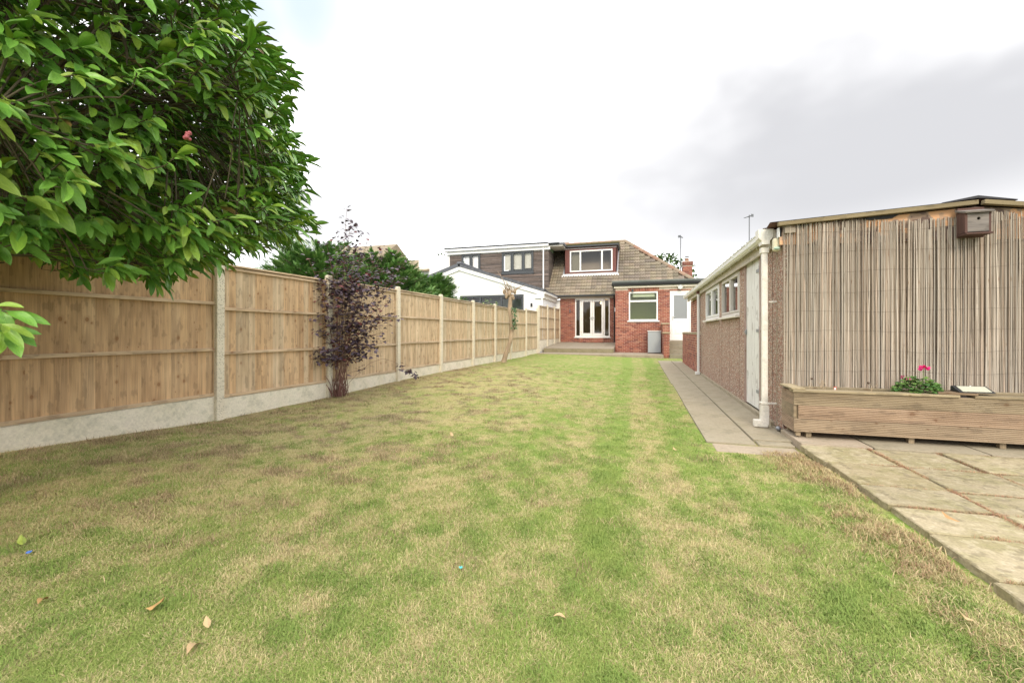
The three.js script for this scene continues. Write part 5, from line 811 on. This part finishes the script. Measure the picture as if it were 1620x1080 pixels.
// ---------------------------------------------------------------- pollarded little tree farther along the fence
{
  const t = thing('pollarded_tree', 'small bare pollarded tree with a leaning trunk by the far fence', 'tree', [-4.72, 0.08, -15.0]);
  const r = mulberry(55), RR = (a, b) => a + (b - a) * r(), m = mat('tan_bark', [0.42, 0.33, 0.24], 0.95, { map: barkMap, bumpMap: barkMap, bumpScale: 0.02 });
  mesh('trunk', grain(tubeOf([[-0.12, -0.1, 0.05], [-0.02, 0.28, 0], [0.12, 0.75, -0.1], [0.17, 1.3, -0.15], [0.12, 1.9, -0.1], [0.13, 2.45, -0.1]], q => (q < 0.08 ? 0.13 - q * 0.6 : 0.082 - q * 0.010) * (1 + 0.10 * Math.sin(q * 17)), 0, 22, 10), 'y'), m, t);
  for (const [x, y, z, s] of [[-0.02, 2.45, -0.1, 0.11], [0.20, 2.40, -0.12, 0.10], [0.10, 2.52, -0.05, 0.11], [0.30, 2.60, -0.1, 0.09], [-0.12, 2.60, -0.14, 0.09]]) { const g = new THREE.IcosahedronGeometry(s, 3), P = g.attributes.position; for (let i = 0; i < P.count; i++) { const k = 1 + 0.35 * (fbm(P.getX(i) * 14 + x * 9, P.getY(i) * 14 + P.getZ(i) * 14, 3, 66) - 0.5) * 2; P.setXYZ(i, P.getX(i) * k * 0.72, P.getY(i) * k * 1.05, P.getZ(i) * k * 0.72); } g.computeVertexNormals(); g.translate(x, y, z); mesh('knuckle', grain(g), m, t); }
  for (let i = 0; i < 20; i++) { const x = RR(-0.12, 0.3), a = i === 0 ? [-0.42, 0.75] : i === 1 ? [0.48, 0.22] : [RR(-0.35, 0.38), RR(0.12, 0.42)]; mesh('twig', tubeOf([[x, 2.55, -0.1], [x + a[0] * 0.5, 2.6 + a[1] * 0.6, -0.1 + RR(-0.1, 0.1)], [x + a[0], 2.62 + a[1], -0.1 + RR(-0.15, 0.15)]], 0.018, 0.006, 6, 5), m, t); }
  const ivy = []; for (let i = 0; i < 90; i++) { const y = RR(1.25, 2.0), a = RR(-0.9, 1.2); ivy.push([basis(V(0.16 + Math.cos(a) * 0.15 + RR(-0.03, 0.05), y, -0.10 + Math.sin(a) * 0.15), V(RR(-0.6, 0.6), RR(-1, 0.2), RR(-0.3, 0.3)), V(Math.cos(a), 0.5, Math.sin(a) + 0.4), RR(0.06, 0.10)), mix3([0.03, 0.075, 0.02], [0.07, 0.14, 0.04], r())]); }
  instances('ivy', leafGeo(3, 2, 0.42, q => Math.sin(Math.PI * Math.pow(q, 0.7)) + 0.03, 0.2, 0.3), mat('ivy_leaf', [1, 1, 1], 0.5, { side: THREE.DoubleSide }), ivy, t);
}

// ---------------------------------------------------------------- conifers behind the fence
{ // a flat spray of scale leaves: a stalk with side shoots
  const r = mulberry(101), RR = (a, b) => a + (b - a) * r();
  const spray = seed => { const q = mulberry(seed), pos = []; const blade = (x0, y0, z0, x1, y1, z1, w) => { const dx = x1 - x0, dy = y1 - y0, l = Math.hypot(dx, dy), px = -dy / l * w, py = dx / l * w; pos.push(x0 - px, y0 - py, z0, x0 + px, y0 + py, z0, x1, y1, z1); }; blade(0, 0, 0, 0, 1, -0.12, 0.03); for (let i = 1; i < 11; i++) for (const s of [-1, 1]) { const y = i / 11 * 0.9, l = 0.38 * (1 - y * 0.75) + 0.05, a = 0.75 + q() * 0.3, z = (q() - 0.5) * 0.10; blade(0, y, -0.12 * y * y, s * l * Math.sin(a), y + l * Math.cos(a), z - 0.1 * y, 0.028); blade(s * l * 0.4 * Math.sin(a), y + l * 0.4 * Math.cos(a), z * 0.5, s * l * 0.75 * Math.sin(a * 0.4), y + l * 0.95, z, 0.022); } const g = new THREE.BufferGeometry(); g.setAttribute('position', new THREE.Float32BufferAttribute(pos, 3)); g.computeVertexNormals(); return g; };
  const S = [spray(1), spray(2)], cm = mat('conifer_foliage', [1, 1, 1], 0.75, { side: THREE.DoubleSide });
  // plumes: [start, tip] curves; sprays thicken toward the tip
  const conifer = (label, base, plumes, seedTone) => {
    const c = thing('conifer_tree', label, 'tree', base, 'conifers behind the fence'), L = [[], []], limbs = [];
    mesh('trunk', tubeOf([[0, -0.1, 0], [0.02, 1.2, 0.03], [0, 2.4, 0]], 0.16, 0.05, 8, 8), mBark, c);
    for (const [a, b, wid, n] of plumes) {
      const A = V(...a), B = V(...b), mid = A.clone().lerp(B, 0.55).add(V(0, -0.10 * A.distanceTo(B) + RR(-0.05, 0.05), 0)), cv = new THREE.QuadraticBezierCurve3(A, mid, B); limbs.push(tubeOf([A.toArray(), cv.getPoint(0.5).toArray(), B.toArray()], 0.025, 0.006, 5, 4));
      for (let i = 0; i < n; i++) { const t = 0.12 + 0.88 * Math.pow(r(), 0.8), p = cv.getPoint(t), d = cv.getTangent(t), w = wid * (1.05 - t * 0.75) * (0.3 + r()); const th = r() * 6.28; p.add(V(Math.cos(th) * w, Math.sin(th) * w * 0.45, Math.sin(th * 1.7 + 1) * w)); const dir = d.clone().add(V(Math.cos(th) * 0.75, RR(-0.25, 0.35), Math.sin(th * 1.7 + 1) * 0.75)).normalize(); const k = clamp(t * 0.55 + r() * 0.45); L[r() < 0.5 ? 0 : 1].push([basis(p, dir, V(RR(-0.5, 0.5), 1, RR(-0.5, 0.5)), RR(0.09, 0.20)), mix3(mix3([0.06, 0.145, 0.04], [0.16, 0.32, 0.08], k), [0.27, 0.40, 0.11], r() < 0.35 ? 0.6 : 0)]); }
    }
    mesh('limbs', join(limbs), mBark, c).userData.kind = 'stuff';
    L.forEach((l, k) => instances('foliage', S[k], cm, l, c)); return c;
  };
  const mk = (n, cx, cz, R0, top, flat) => { const P = []; for (let i = 0; i < n; i++) { const a = r() * 6.283, h = Math.pow(r(), 0.7), y0 = 0.5 + h * (top - 0.95), reach = R0 * (1 - 0.62 * Math.pow(h, 1.6)) * RR(0.7, 1.08); P.push([[cx + Math.cos(a) * 0.15, y0 * 0.93, cz + Math.sin(a) * 0.15], [cx + Math.cos(a) * reach, Math.min(top, y0 + reach * flat * RR(0.15, 0.7)), cz + Math.sin(a) * reach], 0.30, 120]); } return P; };
  conifer('dark green feathery conifer behind the fence, beside the magnolia', [-7.6, 0, -8.8], mk(210, 0, 0, 1.95, 3.6, 0.45), 0);
  conifer('spreading green conifer with feathery plumes behind the purple shrub', [-7.7, 0, -11.6], [...mk(230, 0, 0, 2.1, 3.85, 0.4), ...[[1.05, 2.45, -2.3], [1.25, 2.15, -2.7], [0.8, 2.75, -2.0], [0.9, 2.3, -1.9], [0.6, 2.6, -2.5], [1.1, 1.9, -2.2]].map(b => [[0.1, 1.7, -0.2], b, 0.34, 300])], 1);
  conifer('low dark conifer low behind the fence by the white extension', [-7.9, 0, -15.2], mk(170, 0, 0, 1.75, 3.75, 0.35), 2);
  // light green shrubs before the neighbours' window
  const bush = (name, label, pos, w, h, tone, n) => { const b = thing(name, label, 'shrub', pos), L = [], st = []; for (let k = 0; k < 9; k++) { const a = r() * 6.28, q = w * Math.sqrt(r()), top = [Math.cos(a) * q, h * RR(0.75, 1.0), Math.sin(a) * q]; st.push(tubeOf([[Math.cos(a) * q * 0.2, 0, Math.sin(a) * q * 0.2], [top[0] * 0.6, h * 0.5, top[2] * 0.6], top], 0.012, 0.004, 6, 4)); for (let i = 0; i < n; i++) { const t = RR(0.3, 1.0), p = V(top[0] * t + RR(-0.14, 0.14), top[1] * t + RR(-0.1, 0.14), top[2] * t + RR(-0.14, 0.14)); L.push([basis(p, V(RR(-0.8, 0.8), RR(0.1, 1), RR(-0.8, 0.8)), V(RR(-0.5, 0.5), 1, RR(0, 0.8)), RR(0.07, 0.13)), vary(mix3(tone, [0.30, 0.36, 0.10], r() * 0.5), 0.15)]); } } mesh('stems', join(st), mBark, b).userData.kind = 'stuff'; instances('foliage', leafGeo(3, 2, 0.28, q => Math.sin(Math.PI * q) + 0.03, 0.2, 0.25), mat('shrub_leaf', [1, 1, 1], 0.6, { side: THREE.DoubleSide }), L, b); };
  bush('garden_shrub', 'yellow-green shrub behind the fence at the corner of the conifer', [-8.7, 0, -19.6], 0.45, 3.15, [0.17, 0.24, 0.06], 46);
  bush('garden_shrub', 'light green bushy shrub before the neighbours\' wide window', [-7.35, 0, -19.9], 0.85, 2.78, [0.14, 0.24, 0.06], 70);
  bush('garden_shrub', 'small pale shrub behind the fence right of the wide-window shrub', [-6.5, 0, -19.6], 0.4, 2.45, [0.15, 0.24, 0.07], 40);
  const farTree = (label, pos, rad, top, tone) => { const b = thing('distant_tree', label, 'tree', pos), L = []; mesh('trunk', tubeOf([[0, 0, 0], [0.1, top * 0.4, 0], [0, top * 0.8, 0]], 0.3, 0.08, 6, 7), mBark, b); for (let i = 0; i < 1500; i++) { const a = r() * 6.28, q = Math.cbrt(r()), e = Math.acos(RR(-1, 1)), k = rad * q * (0.75 + 0.5 * fbm(a * 2, e * 3, 2, 1300)); const p = V(Math.cos(a) * Math.sin(e) * k, top - rad * 0.8 + Math.cos(e) * k * 0.8, Math.sin(a) * Math.sin(e) * k); L.push([basis(p, V(RR(-1, 1), RR(-0.4, 1), RR(-1, 1)), V(RR(-0.6, 0.6), 1, RR(-0.6, 0.6)), RR(0.25, 0.5)), vary(mix3(tone, [tone[0] * 2, tone[1] * 1.8, tone[2] * 1.5], r()), 0.15)]); } instances('crown', leafGeo(3, 2, 0.3, q => Math.sin(Math.PI * q) + 0.05, 0.3, 0.2), mat('tree_leaf', [1, 1, 1], 0.7, { side: THREE.DoubleSide }), L, b); };
  farTree('distant green tree showing over the tiled hip roof', [2.2, 0, -46], 3.0, 8.9, [0.05, 0.095, 0.025]);
  farTree('distant dark tree left of the dark-clad dormer', [-21.9, 0, -45], 3.0, 10.0, [0.035, 0.07, 0.02]);
}

// ---------------------------------------------------------------- plants and small things on the planter
{
  const g = thing('geranium', 'leafy green geranium with a bright pink flower in the planter', 'flower', [2.74, 0.535, -5.46]), r = mulberry(141), RR = (a, b) => a + (b - a) * r();
  const L = [], st = [];
  for (let i = 0; i < 200; i++) { const a = r() * 6.28, q = 0.17 * Math.sqrt(r()), y = 0.19 * (1 - Math.pow(q / 0.19, 2)) * RR(0.45, 1) + 0.02, p = V(Math.cos(a) * q * 1.1, y, Math.sin(a) * q * 0.75); L.push([basis(p, V(Math.cos(a), RR(-0.2, 0.5), Math.sin(a)), V(Math.cos(a) * 0.3, 1, Math.sin(a) * 0.3 + 0.3), RR(0.035, 0.062)), vary(mix3([0.045, 0.13, 0.025], [0.14, 0.24, 0.05], r()), 0.15)]); if (i % 9 === 0) st.push(tubeOf([[0, 0, 0], [p.x * 0.5, y * 0.6, p.z * 0.5], p.toArray()], 0.004, 0.0025, 4, 4)); }
  instances('foliage', leafGeo(4, 4, 0.5, t => Math.pow(Math.sin(Math.PI * Math.pow(t, 0.75)), 0.6) + 0.02, 0.15, 0.15, 0.35), mat('geranium_leaf', [1, 1, 1], 0.6, { side: THREE.DoubleSide }), L, g);
  st.push(tubeOf([[0.02, 0.05, 0], [0.035, 0.18, 0.02], [0.045, 0.27, 0.02]], 0.004, 0.003, 6, 5), tubeOf([[-0.05, 0.05, 0], [-0.11, 0.15, 0.02], [-0.13, 0.185, 0.02]], 0.003, 0.002, 6, 5)); mesh('stems', join(st), mat('green_stem', [0.16, 0.22, 0.07], 0.7), g).userData.kind = 'stuff';
  const petal = leafGeo(3, 2, 0.42, t => Math.sin(Math.PI * Math.pow(t, 1.3)) + 0.04, 0.1, -0.1), pink = mat('pink_petal', [0.72, 0.02, 0.20], 0.6, { side: THREE.DoubleSide }), faded = mat('faded_petal', [0.42, 0.06, 0.16], 0.7, { side: THREE.DoubleSide });
  const head = (x, y, z, n, s, m) => { for (let i = 0; i < n; i++) { const th = r() * 6.28, e = RR(-0.3, 1.2), d = V(Math.cos(th) * Math.cos(e), Math.sin(e), Math.sin(th) * Math.cos(e)), o = mesh('petal', petal, m, g); o.applyMatrix4(basis(V(x, y, z).addScaledVector(d, s * 0.35), d.clone().add(V(RR(-0.6, 0.6), RR(-0.4, 0.4), RR(-0.6, 0.6))), d, s * RR(0.7, 1.0))); } };
  head(0.045, 0.285, 0.02, 22, 0.042, pink); head(-0.13, 0.19, 0.02, 9, 0.026, faded); head(-0.10, 0.175, 0.04, 7, 0.02, faded);
}
{
  const s = thing('solar_light', 'black-framed wedge solar light with a pale panel on the planter edge', 'solar light', [3.0, 0.607, -5.36]);
  const fr = mesh('frame', join([poly([[-0.075, 0], [0.075, 0], [-0.055, 0.055], [-0.075, 0.05]], 0.27, 0.003).rotateY(-Math.PI / 2).translate(0.27, 0, 0)]), mBlack, s);
  const pv = new THREE.Group(); const p = mesh('panel', bx(0.022, 0.248, -0.004, 0.004, -0.052, 0.052, 'x', 0.002), mat('pale_panel', [0.50, 0.50, 0.40], 0.25), s); p.position.set(0, 0.031, 0.012); p.rotation.x = 0.40;
  mesh('lens', new THREE.SphereGeometry(0.008, 10, 8).translate(0.135, 0.053, -0.035), mat('clear_dome', [0.6, 0.62, 0.6], 0.1), s); fr.userData.label = 'black plastic wedge frame';
}
{
  const t = thing('plant_tag', 'small white plant tag with a red edge stuck in the planter', 'plant tag', [2.0, 0.56, -5.42]);
  mesh('card', bx(-0.011, 0.011, 0, 0.052, -0.0015, 0.0015, 'y', 0.001), mat('white_card', [0.8, 0.78, 0.75], 0.5), t); mesh('red_edge', join([bx(-0.012, 0.012, 0.044, 0.053, 0.0016, 0.003), bx(-0.012, -0.008, 0.0, 0.044, 0.0016, 0.003), bx(0.008, 0.012, 0, 0.044, 0.0016, 0.003)]), mat('red_print', [0.55, 0.10, 0.08], 0.5), t);
}
{
  const r = mulberry(151), RR = (a, b) => a + (b - a) * r(), straw = mat('dry_stem', [0.50, 0.38, 0.24], 0.9);
  [[1.80, 0.16, 'short dry stalk with a dark seed head at the left end of the planter'], [1.92, 0.17, 'thin forked dry plant stems standing in the planter left of the tag'], [2.32, 0.13, 'short dry stalk with dark head in the middle of the planter'], [2.57, 0.12, 'pale withered stems beside the geranium in the planter']].forEach(([x, h, label], k) => { const d = thing('dry_plant', label, 'dead plant', [x, 0.53, -5.47]); const n = k % 2 ? 6 : 2; for (let i = 0; i < n; i++) { const a = RR(-0.05, 0.05); mesh('stem', tubeOf([[a * 0.4, 0, 0], [a, h * 0.6, RR(-0.02, 0.02)], [a + RR(-0.04, 0.04), h * RR(0.7, 1.05), RR(-0.02, 0.02)]], 0.003, 0.0015, 5, 4), straw, d); } if (k % 2 === 0) mesh('seed_head', new THREE.IcosahedronGeometry(0.013, 1).translate(0.0, h * 0.98, 0), mat('dark_seed', [0.09, 0.06, 0.04], 0.9), d); });
}
// fallen leaves and scraps on the lawn
{
  const g = leafGeo(7, 4, 0.26, obovate, -0.55, -0.35, 0.25), g2 = leafGeo(7, 4, 0.22, obovate, 0.7, 0.5, -0.2), tan = [[0.58, 0.34, 0.16], [0.50, 0.27, 0.13], [0.62, 0.42, 0.26], [0.40, 0.20, 0.10]].map(c => mat('fallen_leaf', c, 0.7, { map: leafMap, side: THREE.DoubleSide })), green = mat('yellow_green_leaf', [0.30, 0.36, 0.07], 0.6, { map: leafMap, side: THREE.DoubleSide });
  const put = (x, t, turn, s, m, label, k = 0, lift = 0.03) => { const o = mesh(numbered('fallen_leaf'), k ? g2 : g, m, scene); o.position.set(x, lawnY(x, t) + lift, -t); o.rotation.set(-Math.PI / 2 + 0.22, 0, turn, 'YXZ'); o.rotation.order = 'YXZ'; o.rotation.set(-Math.PI / 2 + 0.2, turn, 0.25 * Math.sin(turn * 3)); o.scale.setScalar(s); tag(o, label, 'fallen leaf', 'fallen leaves on the lawn'); };
  put(-2.03, 1.31, -1.2, 0.075, tan[0], 'curled orange-brown leaf on the lawn left of the centre foreground');
  put(-1.60, 1.17, 0.3, 0.085, tan[2], 'long pinkish tan leaf lying in the lower left foreground', 1); put(-1.66, 1.30, 1.2, 0.05, tan[2], 'small tan leaf just behind the long pinkish leaf');
  put(-0.35, 1.77, -1.3, 0.055, tan[2], 'small pale orange leaf on the grass at bottom centre', 1); put(1.30, 2.22, 1.9, 0.055, tan[2], 'pale tan leaf on the grass below the paving edge');
  put(-3.36, 1.99, 1.4, 0.05, tan[2], 'pale leaf on the thatch in the left foreground', 1); put(-2.52, 1.20, 0.5, 0.075, tan[0], 'orange leaf at the lower left, left of the curled one', 1);
  put(-3.28, 1.50, 1.5, 0.07, green, 'narrow yellow-green leaf beside the blue scrap'); put(-3.25, 2.02, 0.4, 0.05, green, 'small yellow-green leaf farther left in the thatch', 1);
  put(1.80, 3.18, 1.4, 0.085, tan[1], 'brown curled leaf on the paving joint', 0, 0.075); put(-1.2, 0.98, 1.2, 0.07, tan[0], 'orange leaf at the bottom edge right of the long pinkish leaf', 1);
  put(-2.05, 4.5, 0.6, 0.07, tan[2], 'tiny pale leaf in the middle of the lawn'); put(0.35, 4.6, 1.0, 0.05, tan[2], 'tiny white leaf on the lawn near the path corner'); put(-2.9, 3.58, 1.6, 0.06, tan[2], 'thin whitish leaf on the left of the lawn', 1);
  const scrap = (name, label, x, t, s, c) => { const gg = new THREE.IcosahedronGeometry(s, 1), P = gg.attributes.position; for (let i = 0; i < P.count; i++) P.setXYZ(i, P.getX(i) * (1 + 0.5 * Math.sin(P.getY(i) / s * 5)), P.getY(i) * 0.45, P.getZ(i) * (0.8 + 0.4 * Math.cos(P.getX(i) / s * 4))); gg.computeVertexNormals(); const o = mesh(name, gg, mat('bright_plastic', c, 0.4), scene); o.position.set(x, lawnY(x, t) + 0.028, -t); tag(o, label, 'litter'); };
  scrap('plastic_scrap', 'small scrap of blue plastic on the grass at far left', -3.15, 1.465, 0.012, [0.08, 0.20, 0.62]); scrap('plastic_scrap_001', 'tiny turquoise scrap of plastic on the lawn, bottom centre', -0.87, 2.0, 0.010, [0.10, 0.55, 0.55]);
}

renderer.render(scene, camera);
